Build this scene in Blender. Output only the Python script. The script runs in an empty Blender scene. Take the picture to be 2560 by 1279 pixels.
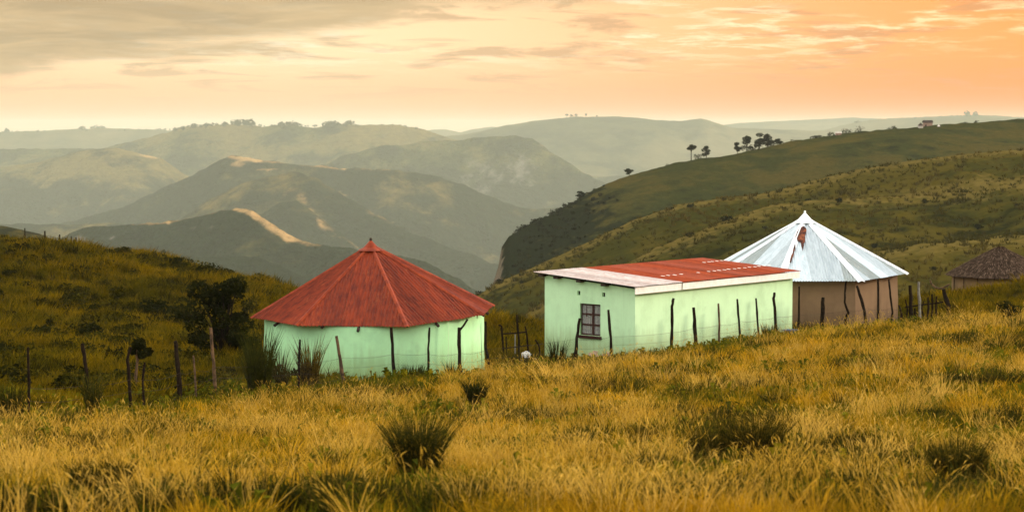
import bpy, math, random
import numpy as np
from mathutils import Vector
random.seed(7); rng = np.random.default_rng(7)
sc = bpy.context.scene
R = math.radians
# ------------------------------------------------------------------ camera
F = 5000.0                       # focal length in pixels of the 2560 px wide photograph
CX, CY = 1280.0, 639.5
CZ = 10.0                        # eye height above the datum
PITCH = math.atan((CY - 320.0) / F)
cd = bpy.data.cameras.new('camera'); cam = bpy.data.objects.new('camera', cd)
sc.collection.objects.link(cam); sc.camera = cam
cam.location = (0, 0, CZ); cam.rotation_euler = (math.pi/2 - PITCH, 0, 0)
cd.sensor_width = 36; cd.lens = F/2560*36; cd.clip_start = 0.5; cd.clip_end = 80000
cd.dof.use_dof = True; cd.dof.focus_distance = 76; cd.dof.aperture_fstop = 2.2
# ------------------------------------------------------------------ world, sun, exposure
SUN_AZ, SUN_EL = 66.0, 13.0      # degrees to the right of the view direction, elevation
sund = Vector((math.sin(R(SUN_AZ))*math.cos(R(SUN_EL)), math.cos(R(SUN_AZ))*math.cos(R(SUN_EL)), math.sin(R(SUN_EL))))
w = bpy.data.worlds.new('World'); sc.world = w; w.use_nodes = True
class NT:
    def __init__(s, t): s.t = t
    def n(s, kind, **kw):
        nd = s.t.nodes.new(kind)
        for k, v in kw.items():
            if k.startswith('i_'):
                key = k[2:]
                key = int(key) if key.isdigit() else key.replace('_', ' ')
                if isinstance(v, bpy.types.NodeSocket): s.t.links.new(v, nd.inputs[key])
                else: nd.inputs[key].default_value = v
            else: setattr(nd, k, v)
        return nd
    def m(s, op, a, b=None, c=None, clamp=False):
        nd = s.t.nodes.new('ShaderNodeMath'); nd.operation = op; nd.use_clamp = clamp
        for i, v in enumerate((a, b, c)):
            if v is None: continue
            if isinstance(v, bpy.types.NodeSocket): s.t.links.new(v, nd.inputs[i])
            else: nd.inputs[i].default_value = v
        return nd.outputs[0]
    def mix(s, f, a, b, bt='MIX'):
        nd = s.t.nodes.new('ShaderNodeMix'); nd.data_type = 'RGBA'; nd.blend_type = bt
        for i, v in ((0, f), (6, a), (7, b)):
            if isinstance(v, bpy.types.NodeSocket): s.t.links.new(v, nd.inputs[i])
            else:
                nd.inputs[i].default_value = (*v, 1) if (i > 0 and len(v) == 3) else v
        return nd.outputs[2]
    def ss(s, v, lo, hi):
        nd = s.t.nodes.new('ShaderNodeMapRange'); nd.interpolation_type = 'SMOOTHSTEP'
        s.t.links.new(v, nd.inputs[0]); nd.inputs[1].default_value = lo; nd.inputs[2].default_value = hi
        return nd.outputs[0]
    def noise(s, vec, scale, detail=4, rough=.55, dist=0.):
        nd = s.n('ShaderNodeTexNoise'); s.t.links.new(vec, nd.inputs['Vector'])
        nd.inputs['Scale'].default_value = scale; nd.inputs['Detail'].default_value = detail
        nd.inputs['Roughness'].default_value = rough; nd.inputs['Distortion'].default_value = dist
        return nd.outputs[0]
    def link(s, a, b): s.t.links.new(a, b)
wt = NT(w.node_tree); w.node_tree.nodes.clear()
tc = wt.n('ShaderNodeTexCoord'); sep = wt.n('ShaderNodeSeparateXYZ'); wt.link(tc.outputs['Generated'], sep.inputs[0])
X_, Y_, Z_ = sep.outputs
zp = wt.m('ADD', wt.m('MAXIMUM', Z_, 0.), .085)
cb = wt.n('ShaderNodeCombineXYZ'); wt.link(wt.m('DIVIDE', X_, zp), cb.inputs[0]); wt.link(wt.m('DIVIDE', Y_, zp), cb.inputs[1])
cv = cb.outputs[0]
n1 = wt.noise(cv, .75, 7, .6, .5); n2 = wt.noise(cv, 1.9, 6, .6, .6); n3 = wt.noise(cv, 5.0, 5, .6, .3)
hor = wt.m('SQRT', wt.m('ADD', wt.m('MULTIPLY', X_, X_), wt.m('ADD', wt.m('MULTIPLY', Y_, Y_), 1e-6)))
sx, sy = math.sin(R(SUN_AZ)), math.cos(R(SUN_AZ))
sdot = wt.m('DIVIDE', wt.m('ADD', wt.m('MULTIPLY', X_, sx), wt.m('MULTIPLY', Y_, sy)), hor)
sinaz = wt.m('DIVIDE', X_, hor)
warm = wt.ss(sdot, .28, .66)
low = wt.mix(warm, (1.10, .60, .31), (1.12, .27, .03))            # band near the horizon
high = wt.mix(warm, (1.18, .86, .50), (1.14, .40, .08))           # bright band above it
band = wt.mix(wt.ss(Z_, .008, .045), low, high)
# soft thin streaks of cloud, then the grey deck whose edge rises to the right
streak = wt.m('MULTIPLY', wt.ss(n2, .49, .63), .85)
streak = wt.m('MULTIPLY', streak, wt.ss(Z_, .004, .035))
c1 = wt.mix(streak, band, wt.mix(warm, (.68, .48, .27), (.80, .34, .12)))
glow = wt.m('MULTIPLY', wt.m('MULTIPLY', wt.ss(n3, .46, .64), wt.ss(n1, .40, .56)), .9)
glow = wt.m('MULTIPLY', glow, wt.ss(Z_, .022, .05))
c2 = wt.mix(glow, c1, wt.mix(warm, (1.2, 1.06, .78), (1.2, .86, .42)))
edge = wt.m('ADD', wt.m('MULTIPLY', wt.m('ADD', sinaz, .256), .125), .021)
dk = wt.m('SUBTRACT', Z_, edge)
dk = wt.m('ADD', dk, wt.m('MULTIPLY', wt.m('SUBTRACT', n1, .5), .045))
dk = wt.m('ADD', dk, wt.m('MULTIPLY', wt.m('SUBTRACT', n2, .5), .022))
deckf = wt.m('MULTIPLY', wt.ss(dk, -.004, .016), .92)
nish = wt.n('ShaderNodeTexSky', sky_type='NISHITA'); nish.sun_disc = False
nish.sun_elevation = R(SUN_EL); nish.sun_rotation = R(SUN_AZ)
nis = wt.mix(1.0, nish.outputs[0], (.10, .10, .10), 'MULTIPLY')
over = wt.mix(wt.ss(n1, .38, .62), nis, (1.06, 1.0, .90))         # broken cloud overhead
over = wt.mix(.55, over, (1.02, .99, .92))
over = wt.mix(1.0, over, (2.35, 2.35, 2.35), 'MULTIPLY')       # an overcast vault is brightest overhead
deckc = wt.mix(wt.ss(n2, .35, .7), (.45, .325, .175), (.68, .49, .26))
deckc = wt.mix(wt.ss(Z_, .07, .40), deckc, over)
final = wt.mix(deckf, c2, deckc)
bg = wt.n('ShaderNodeBackground'); wt.link(final, bg.inputs[0]); bg.inputs[1].default_value = 1.0
wo = wt.n('ShaderNodeOutputWorld'); wt.link(bg.outputs[0], wo.inputs[0])
sl = bpy.data.lights.new('sun', 'SUN'); so = bpy.data.objects.new('sun', sl); sc.collection.objects.link(so)
sl.energy = 3.4; sl.angle = R(4); sl.color = (1, .82, .60)
so.rotation_euler = (-sund).to_track_quat('-Z', 'Y').to_euler(); so.location = (60, 30, 60)
sc.view_settings.view_transform = 'Standard'; sc.view_settings.look = 'None'
sc.view_settings.exposure = 0.08; sc.view_settings.gamma = 1.0; sc.view_settings.use_curve_mapping = False
sc.cycles.max_bounces = 6; sc.cycles.diffuse_bounces = 3; sc.cycles.transparent_max_bounces = 8
sc.cycles.volume_bounces = 1; sc.cycles.use_denoising = True
sc.cycles.use_adaptive_sampling = True; sc.cycles.adaptive_threshold = .02
# ------------------------------------------------------------------ helpers
cp, sp_ = math.cos(PITCH), math.sin(PITCH)
def P(px, py, D):
    """a point seen at photo pixel px, py that stands D metres ahead of the camera"""
    a = (px-CX)/F; b = (CY-py)/F
    t = D/(cp + b*sp_)
    return np.array((a*t, D, CZ + t*(-sp_ + b*cp)))
def fade(t): return t*t*t*(t*(t*6-15)+10)
_perm = np.random.default_rng(3).permutation(512)
_perm = np.concatenate([_perm, _perm, _perm])
def pnoise(x, y, seed=0):
    x = np.asarray(x, float)+seed*17.31; y = np.asarray(y, float)+seed*9.77
    xi = np.floor(x).astype(int); yi = np.floor(y).astype(int); xf = x-xi; yf = y-yi
    def g(ix, iy, dx, dy):
        h = _perm[(_perm[ix & 511] + iy) & 511]*(2*np.pi/512)
        return np.cos(h)*dx + np.sin(h)*dy
    u = fade(xf); v = fade(yf)
    a = g(xi, yi, xf, yf); b = g(xi+1, yi, xf-1, yf); c = g(xi, yi+1, xf, yf-1); d = g(xi+1, yi+1, xf-1, yf-1)
    return (a+u*(b-a)) + v*((c+u*(d-c))-(a+u*(b-a)))
def fbm(x, y, oct=4, seed=0, gain=.5):
    s = 0; a = 1.; f = 1.
    for i in range(oct):
        s = s + a*pnoise(x*f, y*f, seed+i); a *= gain; f *= 2.03
    return s
def ridged(x, y, oct=4, seed=0):
    s = 0; a = 1.; f = 1.
    for i in range(oct):
        s = s + a*(1-2.2*np.abs(pnoise(x*f, y*f, seed+i))); a *= .5; f *= 2.03
    return s-1.0
def tag(o, label=None, cat=None, group=None, kind=None):
    for k, v in (('label', label), ('category', cat), ('group', group), ('kind', kind)):
        if v: o[k] = v
    return o
def root_loc(o):
    v = Vector((0, 0, 0))
    while o is not None: v += o.location; o = o.parent
    return v
def mk(name, verts, faces, mat, parent=None, smooth=False):
    """one mesh object; verts in world coordinates"""
    me = bpy.data.meshes.new(name)
    V = np.asarray(verts, float).reshape(-1, 3)
    if parent is not None: V = V - np.array(root_loc(parent))
    me.from_pydata(V.tolist(), [], faces)
    me.materials.append(mat)
    if smooth: me.shade_smooth()
    o = bpy.data.objects.new(name, me); sc.collection.objects.link(o); o.parent = parent
    return o
def grid_mesh(name, V, nu, nv, mat, smooth=True, parent=None):
    V = np.asarray(V, np.float32)
    if parent is not None: V = V - np.array(root_loc(parent), np.float32)
    i = np.arange(nu*nv).reshape(nu, nv)
    q = np.stack([i[:-1, :-1], i[1:, :-1], i[1:, 1:], i[:-1, 1:]], -1).reshape(-1, 4)
    me = bpy.data.meshes.new(name)
    me.vertices.add(len(V)); me.vertices.foreach_set('co', V.ravel())
    me.loops.add(q.size); me.loops.foreach_set('vertex_index', q.ravel().astype(np.int32))
    me.polygons.add(len(q)); me.polygons.foreach_set('loop_start', np.arange(0, q.size, 4, dtype=np.int32))
    me.update(calc_edges=True); me.validate()
    if smooth: me.shade_smooth()
    me.materials.append(mat)
    o = bpy.data.objects.new(name, me); sc.collection.objects.link(o); o.parent = parent
    return o
def float_attr(o, name, vals):
    a = o.data.attributes.new(name, 'FLOAT', 'POINT'); a.data.foreach_set('value', np.asarray(vals, np.float32))
def empty(name, loc):
    o = bpy.data.objects.new(name, None); sc.collection.objects.link(o); o.location = [float(c) for c in loc]
    o.empty_display_size = .3
    return o
class MB:
    """collects shapes for one mesh"""
    def __init__(s): s.v = []; s.f = []
    def add(s, verts, faces):
        k = len(s.v); s.v += [tuple(map(float, p)) for p in verts]; s.f += [tuple(i+k for i in f) for f in faces]
    def box(s, o, ax, ay, az):
        """box from corner o with three edge vectors"""
        o, ax, ay, az = map(np.asarray, (o, ax, ay, az))
        c = [o, o+ax, o+ax+ay, o+ay]; c += [p+az for p in c]
        s.add(c, [(0, 3, 2, 1), (4, 5, 6, 7), (0, 1, 5, 4), (1, 2, 6, 5), (2, 3, 7, 6), (3, 0, 4, 7)])
    def tube(s, pts, rad, n=6, cap=True):
        pts = [np.asarray(p, float) for p in pts]; k = len(pts)
        rad = [rad]*k if not hasattr(rad, '__len__') else rad
        vs = []; fs = []
        for i, p in enumerate(pts):
            t = pts[min(i+1, k-1)] - pts[max(i-1, 0)]; t = t/(np.linalg.norm(t)+1e-9)
            up = np.array((0, 1., 0)) if abs(t[1]) < .9 else np.array((1., 0, 0))
            a = np.cross(t, up); a /= np.linalg.norm(a); b = np.cross(t, a)
            for j in range(n):
                an = 2*math.pi*j/n
                vs.append(p + rad[i]*(math.cos(an)*a + math.sin(an)*b))
        for i in range(k-1):
            for j in range(n):
                fs.append((i*n+j, i*n+(j+1) % n, (i+1)*n+(j+1) % n, (i+1)*n+j))
        if cap: fs.append(tuple(range(n))[::-1]); fs.append(tuple(range((k-1)*n, k*n)))
        s.add(vs, fs)
    def build(s, name, mat, parent=None, smooth=False): return mk(name, s.v, s.f, mat, parent, smooth)
# ------------------------------------------------------------------ materials
def mat(name):
    m = bpy.data.materials.new(name); m.use_nodes = True; t = NT(m.node_tree)
    b = m.node_tree.nodes['Principled BSDF']
    return m, t, b
def pos(t): return t.n('ShaderNodeNewGeometry').outputs['Position']
def ocoord(t): return t.n('ShaderNodeTexCoord').outputs['Object']
def simple(name, col, col2=None, scale=6., rough=.8, metal=0., bump=0., detail=5, spec=.3, lo=.35, hi=.65):
    m, t, b = mat(name)
    b.inputs['Roughness'].default_value = rough; b.inputs['Metallic'].default_value = metal
    b.inputs['Specular IOR Level'].default_value = spec
    n = t.noise(ocoord(t), scale, detail, .62)
    if col2 is not None: t.link(t.mix(t.ss(n, lo, hi), col, col2), b.inputs['Base Color'])
    else: b.inputs['Base Color'].default_value = (*col, 1)
    if bump:
        bn = t.n('ShaderNodeBump', i_Height=n, i_Strength=bump, i_Distance=.03); t.link(bn.outputs[0], b.inputs['Normal'])
    return m
def roof_mat(name, base, dark, pale, palef, rough=.55, metal=0., scale=3.2):
    m, t, b = mat(name)
    oc = t.n('ShaderNodeMapping', i_Vector=t.n('ShaderNodeAttribute', attribute_name='sheet').outputs['Vector']); oc.inputs['Scale'].default_value = (2.2, .6, 1); oc = oc.outputs[0]
    rnd = t.n('ShaderNodeObjectInfo').outputs['Random']
    n = t.noise(oc, scale, 7, .68, .2); n2 = t.noise(oc, 14, 4, .6); n3 = t.noise(oc, 1.1, 3, .5)
    c = t.mix(t.ss(n, .36, .68), base, dark)
    c = t.mix(t.m('MULTIPLY', t.ss(t.m('ADD', n2, t.m('MULTIPLY', t.m('SUBTRACT', n3, .5), .5)), .60, .74), palef), c, pale)
    v = t.m('ADD', t.m('MULTIPLY', rnd, .36), .82)
    h = t.n('ShaderNodeHueSaturation', i_Value=v, i_Color=c)
    t.link(h.outputs[0], b.inputs['Base Color'])
    b.inputs['Roughness'].default_value = rough; b.inputs['Metallic'].default_value = metal
    b.inputs['Specular IOR Level'].default_value = .15
    return m
def wall_mat(name, base, stain, low, zlo, zhi, bump=.15):
    """painted plaster with blotches and splash dirt along its foot"""
    m, t, b = mat(name); p = pos(t)
    n = t.noise(p, 1.3, 6, .6); n2 = t.noise(p, 16, 4, .6)
    c = t.mix(t.m('MULTIPLY', t.ss(n, .42, .72), .55), base, stain)
    sz = t.n('ShaderNodeSeparateXYZ'); t.link(p, sz.inputs[0])
    mp = t.n('ShaderNodeMapping', i_Vector=p); mp.inputs['Scale'].default_value = (7, 7, .5)
    st = t.noise(mp.outputs[0], 1.0, 4, .6)
    dz = t.m('ADD', sz.outputs[2], t.m('MULTIPLY', t.m('SUBTRACT', st, .5), 1.1))
    fl = t.m('SUBTRACT', 1.0, t.ss(dz, zlo, zhi))
    c = t.mix(t.m('MULTIPLY', fl, .75), c, low)
    mp2 = t.n('ShaderNodeMapping', i_Vector=p); mp2.inputs['Scale'].default_value = (3.2, 3.2, .22)
    c = t.mix(t.m('MULTIPLY', t.ss(t.noise(mp2.outputs[0], 1.0, 5, .65), .50, .74), .38), c, stain)
    c = t.mix(t.m('MULTIPLY', t.ss(t.noise(p, .55, 5, .7), .54, .64), .45), c, stain)
    c = t.mix(t.m('MULTIPLY', t.ss(n2, .5, .75), .10), c, low)
    t.link(c, b.inputs['Base Color']); b.inputs['Roughness'].default_value = .9
    b.inputs['Specular IOR Level'].default_value = .15
    hh = t.m('ADD', t.m('MULTIPLY', n, .6), t.m('MULTIPLY', n2, .25))
    bn = t.n('ShaderNodeBump', i_Height=hh, i_Strength=bump, i_Distance=.05); t.link(bn.outputs[0], b.inputs['Normal'])
    return m
def leaf_mat(name, c1, c2, c3=None, pscale=.25, trans=.35, rvar=.5):
    """thin leaves or blades: colour drifts over the ground and from plant to plant"""
    m, t, b = mat(name); m.node_tree.nodes.remove(b)
    p = pos(t); rnd = t.n('ShaderNodeObjectInfo').outputs['Random']
    n = t.noise(p, pscale, 5, .6)
    f = t.ss(t.m('ADD', n, t.m('MULTIPLY', t.m('SUBTRACT', rnd, .5), rvar*.5)), .36, .62)
    c = t.mix(f, c1, c2)
    if c3 is not None:
        n2 = t.noise(p, pscale*3.3, 4, .6)
        f2 = t.ss(t.m('ADD', n2, t.m('MULTIPLY', t.m('SUBTRACT', t.m('FRACT', t.m('MULTIPLY', rnd, 7.13)), .5), rvar*.4)), .50, .66)
        c = t.mix(f2, c, c3)
    v = t.m('ADD', t.m('ADD', t.m('MULTIPLY', t.m('FRACT', t.m('MULTIPLY', rnd, 13.7)), .6), .1), t.m('MULTIPLY', t.noise(p, 11., 3, .6), 1.2))
    h = t.n('ShaderNodeHueSaturation', i_Value=v, i_Color=c)
    d = t.n('ShaderNodeBsdfDiffuse', i_Color=h.outputs[0]); tr = t.n('ShaderNodeBsdfTranslucent', i_Color=h.outputs[0])
    mx = t.n('ShaderNodeMixShader', i_0=trans); t.link(d.outputs[0], mx.inputs[1]); t.link(tr.outputs[0], mx.inputs[2])
    t.link(mx.outputs[0], m.node_tree.nodes['Material Output'].inputs[0])
    return m
def hill_mat(name, grass, green, forest, s1, s2, s3, bump, bdist, rock=None, pale=None, vcon=.9):
    """grass, scrub and forest patches; rock, and pale dry grass with sunlight painted in, follow mesh attributes"""
    m, t, b = mat(name); p = pos(t)
    n1 = t.noise(p, s1, 6, .6, .3); n2 = t.noise(p, s2, 5, .65); n3 = t.noise(p, s3, 4, .7)
    fa = t.n('ShaderNodeAttribute', attribute_name='forest').outputs['Fac']
    c = t.mix(t.ss(t.m('ADD', n1, t.m('MULTIPLY', t.m('SUBTRACT', n2, .5), .6)), .40, .60), grass, green)
    f = t.ss(t.m('ADD', t.m('ADD', t.m('MULTIPLY', fa, .5), n2), t.m('MULTIPLY', t.m('SUBTRACT', n1, .5), .5)), .58, .76)
    c = t.mix(f, c, forest)
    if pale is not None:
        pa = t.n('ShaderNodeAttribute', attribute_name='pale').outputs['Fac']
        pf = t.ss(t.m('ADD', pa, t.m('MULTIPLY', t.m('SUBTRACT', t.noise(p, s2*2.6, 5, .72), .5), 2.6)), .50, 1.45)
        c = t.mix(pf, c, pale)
    if rock is not None:
        ra = t.n('ShaderNodeAttribute', attribute_name='rock').outputs['Fac']
        mp = t.n('ShaderNodeMapping', i_Vector=p); mp.inputs['Scale'].default_value = (1, 1, .25)
        rn = t.noise(mp.outputs[0], s2*2.2, 5, .7)
        rf = t.ss(t.m('ADD', ra, t.m('MULTIPLY', t.m('SUBTRACT', rn, .5), 2.4)), .42, .95)
        c = t.mix(rf, c, t.mix(n3, rock, tuple(x*.55 for x in rock)))
    hsv = t.n('ShaderNodeHueSaturation', i_Color=c, i_Value=t.m('ADD', t.m('MULTIPLY', n3, vcon), 1-vcon*.5))
    t.link(hsv.outputs[0], b.inputs['Base Color']); b.inputs['Roughness'].default_value = 1.0
    b.inputs['Specular IOR Level'].default_value = 0.0
    hh = t.m('ADD', t.m('MULTIPLY', n2, 1.0), t.m('MULTIPLY', n3, .45))
    bn = t.n('ShaderNodeBump', i_Height=hh, i_Strength=bump, i_Distance=bdist); t.link(bn.outputs[0], b.inputs['Normal'])
    return m
M = {}
M['ground'] = simple('ground_soil', (.045, .030, .006), (.025, .020, .005), .35, 1., bump=.3, spec=0)
M['grass_gold'] = leaf_mat('grass_gold', (.54, .300, .012), (.29, .168, .007), (.060, .062, .005), .20)
M['grass_pale'] = leaf_mat('grass_pale', (.58, .37, .07), (.44, .26, .025), None, .3)
M['grass_green'] = leaf_mat('grass_green', (.105, .100, .006), (.045, .050, .004), (.22, .155, .007), .3)
M['grass_hill'] = leaf_mat('grass_hill', (.175, .112, .004), (.070, .057, .004), (.014, .016, .003), .18)
M['rush'] = leaf_mat('rush_green', (.036, .038, .006), (.020, .023, .004), (.13, .085, .012), 6.0)
M['bush'] = leaf_mat('bush_leaf', (.018, .019, .004), (.010, .012, .003), (.045, .040, .007), 1.0, .2)
M['treeleaf'] = leaf_mat('tree_leaf', (.010, .013, .005), (.007, .009, .004), (.018, .020, .007), .3, .2)
M['farleaf'] = leaf_mat('far_tree_leaf', (.045, .052, .022), (.035, .04, .018), None, .02, .2)
M['bark'] = simple('bark', (.022, .014, .008), (.009, .006, .004), 9., .95, bump=.5, spec=.04)
M['palebark'] = simple('pale_bark', (.15, .085, .040), (.04, .024, .013), 6., .95, bump=.5)
M['greywood'] = simple('grey_wood', (.26, .25, .21), (.15, .14, .12), 8., .9, bump=.3)
M['wire'] = simple('rusty_wire', (.06, .05, .04), (.04, .03, .025), 20., .9, 0., spec=.05)
M['redroof'] = roof_mat('red_roof', (.22, .029, .005), (.095, .0100, .003), (.33, .095, .03), .55, .6)
M['redroof2'] = roof_mat('red_shed_roof', (.32, .050, .009), (.20, .027, .006), (.42, .16, .07), .35, .65)
M['whiteroof'] = roof_mat('faded_roof', (.62, .55, .52), (.45, .31, .27), (.74, .70, .68), .6, .5, 0, 4.5)
M['zinc'] = roof_mat('zinc_roof', (.55, .63, .68), (.42, .50, .55), (.72, .78, .82), .5, .42, .35)
M['oldzinc'] = roof_mat('old_zinc_roof', (.30, .35, .36), (.25, .28, .27), (.56, .52, .43), .7, .5, .3)
M['cap'] = simple('zinc_cap', (.80, .84, .86), (.66, .72, .76), 3., .38, .35)
M['redcap'] = simple('red_cap', (.29, .042, .008), (.16, .020, .005), 4., .6, spec=.15)
M['mint'] = wall_mat('mint_plaster', (.48, .86, .48), (.35, .64, .36), (.24, .34, .12), CZ-8.4, CZ-7.1)
M['mint2'] = wall_mat('mint_plaster_shed', (.60, .88, .55), (.46, .70, .42), (.30, .38, .16), CZ-8.6, CZ-7.3)
M['clay'] = wall_mat('clay_plaster', (.235, .148, .082), (.18, .112, .064), (.11, .07, .036), CZ-8.6, CZ-7.7, .3)
M['clay2'] = wall_mat('old_clay', (.28, .18, .09), (.20, .13, .065), (.14, .09, .04), CZ-9.2, CZ-8.2, .4)
M['white'] = simple('white_paint', (.88, .86, .83), (.80, .77, .73), 5., .6)
M['darkwood'] = simple('dark_wood', (.022, .014, .010), (.05, .03, .02), 9., .9)
M['maroon'] = simple('maroon_paint', (.045, .010, .008), (.025, .006, .005), 9., .5)
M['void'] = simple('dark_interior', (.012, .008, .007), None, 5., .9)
M['curtain'] = simple('lace_curtain', (.42, .38, .33), (.16, .14, .12), 9., .9)
M['thatch'] = simple('thatch', (.050, .032, .021), (.022, .015, .011), 7., 1., bump=.8, spec=0)
M['straw'] = leaf_mat('straw', (.075, .050, .034), (.034, .023, .016), (.12, .08, .055), 1.5, .1)
M['pink'] = simple('pale_render', (.66, .48, .40), (.40, .28, .2), 8., .9)
M['stone'] = simple('pale_stone', (.62, .55, .47), (.40, .34, .28), 9., .9, bump=.4)
M['blue'] = simple('blue_plastic', (.02, .06, .16), (.03, .10, .20), 3., .4)
M['farwall'] = simple('far_wall', (.38, .25, .20), (.30, .19, .15), 1., .9)
M['farwhite'] = simple('far_white', (.6, .55, .5), (.5, .45, .4), 1., .9)
M['fardark'] = simple('far_roof', (.05, .03, .025), (.03, .02, .018), 1., .9)
gm, gt, gb = mat('window_glass')
gb.inputs['Base Color'].default_value = (.5, .5, .48, 1); gb.inputs['Roughness'].default_value = .12
gb.inputs['Alpha'].default_value = .28; gb.inputs['Specular IOR Level'].default_value = .6
M['glass'] = gm
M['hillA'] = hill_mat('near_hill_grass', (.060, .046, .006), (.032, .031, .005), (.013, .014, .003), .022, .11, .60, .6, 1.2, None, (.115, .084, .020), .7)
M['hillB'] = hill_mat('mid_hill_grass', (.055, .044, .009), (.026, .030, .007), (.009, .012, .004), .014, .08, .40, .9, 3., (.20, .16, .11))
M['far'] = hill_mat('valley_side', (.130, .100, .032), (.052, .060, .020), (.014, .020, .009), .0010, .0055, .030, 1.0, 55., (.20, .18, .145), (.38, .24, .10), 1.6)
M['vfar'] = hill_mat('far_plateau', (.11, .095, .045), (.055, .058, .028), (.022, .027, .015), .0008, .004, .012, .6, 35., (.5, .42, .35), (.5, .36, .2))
# ------------------------------------------------------------------ near ground: smooth surface through surveyed spots
FENCE = [(72, 1037, 50), (225, 1030, 52), (450, 990, 57), (540, 977, 59), (747, 962, 62), (858, 950, 64), (987, 938, 66), (1150, 932, 68),
         (1222, 926, 70), (1437, 896, 71.5), (1530, 890, 72), (1677, 874, 74), (1797, 856, 76.2), (1898, 842, 78.2), (1996, 830, 80.5), (2117, 818, 82.5), (2225, 810, 84.5), (2370, 797, 90)]
ctrl = [P(*q)-np.array((0, 0, .30)) for q in FENCE]
ctrl += [P(*q) for q in [(-260, 1279, 25), (420, 1279, 25), (1280, 1279, 25), (2060, 1279, 25), (2800, 1279, 25), (-300, 1075, 45),
    (0, 1000, 56), (100, 900, 75), (0, 750, 105), (-300, 760, 105), (-300, 584, 142), (0, 612, 140), (100, 622, 141), (200, 637, 142), (300, 659, 140), (400, 680, 138),
    (500, 696, 136), (600, 715, 134), (680, 728, 130), (740, 742, 126), (300, 905, 78), (300, 780, 105), (550, 870, 85), (600, 770, 108), (740, 800, 105), (700, 890, 80),
    (935, 965, 66.4), (1250, 925, 74), (1240, 812, 100), (1350, 850, 97), (1588, 912, 74), (1985, 848, 82), (1372, 918, 76.9),
    (2100, 847, 86), (2560, 800, 84), (2560, 728, 100), (2420, 742, 108), (2480, 760, 98), (2800, 790, 84), (2800, 700, 100)]]
ctrl += [np.array((x, y, CZ+z)) for x, y, z in [(0, -8, -1.5), (-18, -8, -1.4), (18, -8, -1.5), (0, 0, -1.75), (-18, 0, -1.6), (18, 0, -1.7), (0, 12, -3.1), (-18, 12, -2.9), (18, 12, -3.1),
    (-60, 30, -4.6), (60, 30, -5.2), (-60, 70, -7.6), (60, 70, -7.2), (-60, 200, -22), (-35, 195, -24), (-15, 190, -25), (0, 180, -28), (-70, 140, -7.), (-5, 76, -8.95), (-4, 95, -10.3), (0, 118, -14),
    (0, 150, -23), (1.5, 128, -17), (9.5, 88, -8.9), (14, 95, -9.1), (15, 128, -17), (38, 145, -16), (65, 130, -12), (15, 180, -32), (50, 190, -28), (70, 100, -7.5), (75, 180, -25), (-75, 105, -8)]]
ctrl = np.array(ctrl)
def tps(r2): return np.where(r2 < 1e-9, 0, .5*r2*np.log(r2+1e-12))
cxy = ctrl[:, :2]/50.0; N = len(ctrl)
K = tps(((cxy[:, None]-cxy[None])**2).sum(-1)) + 3e-4*np.eye(N)
Pm = np.c_[np.ones(N), cxy]
A = np.block([[K, Pm], [Pm.T, np.zeros((3, 3))]])
sol = np.linalg.solve(A, np.r_[ctrl[:, 2], np.zeros(3)])
def ground_z(x, y):
    x = np.asarray(x, float); y = np.asarray(y, float); sh = x.shape
    q = np.c_[x.ravel(), y.ravel()]/50.0
    out = np.empty(len(q))
    for i in range(0, len(q), 20000):
        s = q[i:i+20000]
        out[i:i+20000] = tps(((s[:, None]-cxy[None])**2).sum(-1))@sol[:N] + np.c_[np.ones(len(s)), s]@sol[N:]
    z = out.reshape(sh)
    amp = .10 + .16*np.clip((y-88)/30, 0, 1)
    return z + amp*fbm(x*.30, y*.30, 3, 2) + .05*fbm(x*1.4, y*1.4, 2, 5)
_ds = np.concatenate([np.arange(22, 160, .35)])
def hit(px, py):
    a = (px-CX)/F; b = (CY-py)/F
    t = _ds/(cp+b*sp_); zz = CZ + t*(-sp_+b*cp); gz = ground_z(a*t, _ds)
    k = np.argmax(gz >= zz) if (gz >= zz).any() else len(_ds)-1
    return np.array((a*t[k], _ds[k], gz[k]))
gx = np.linspace(-75, 80, 311); gy = np.linspace(-8, 205, 427)
GX, GY = np.meshgrid(gx, gy, indexing='ij')
GZ = ground_z(GX, GY)
ground = grid_mesh('ground', np.c_[GX.ravel(), GY.ravel(), GZ.ravel()], 311, 427, M['ground'])
tag(ground, kind='structure')
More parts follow.
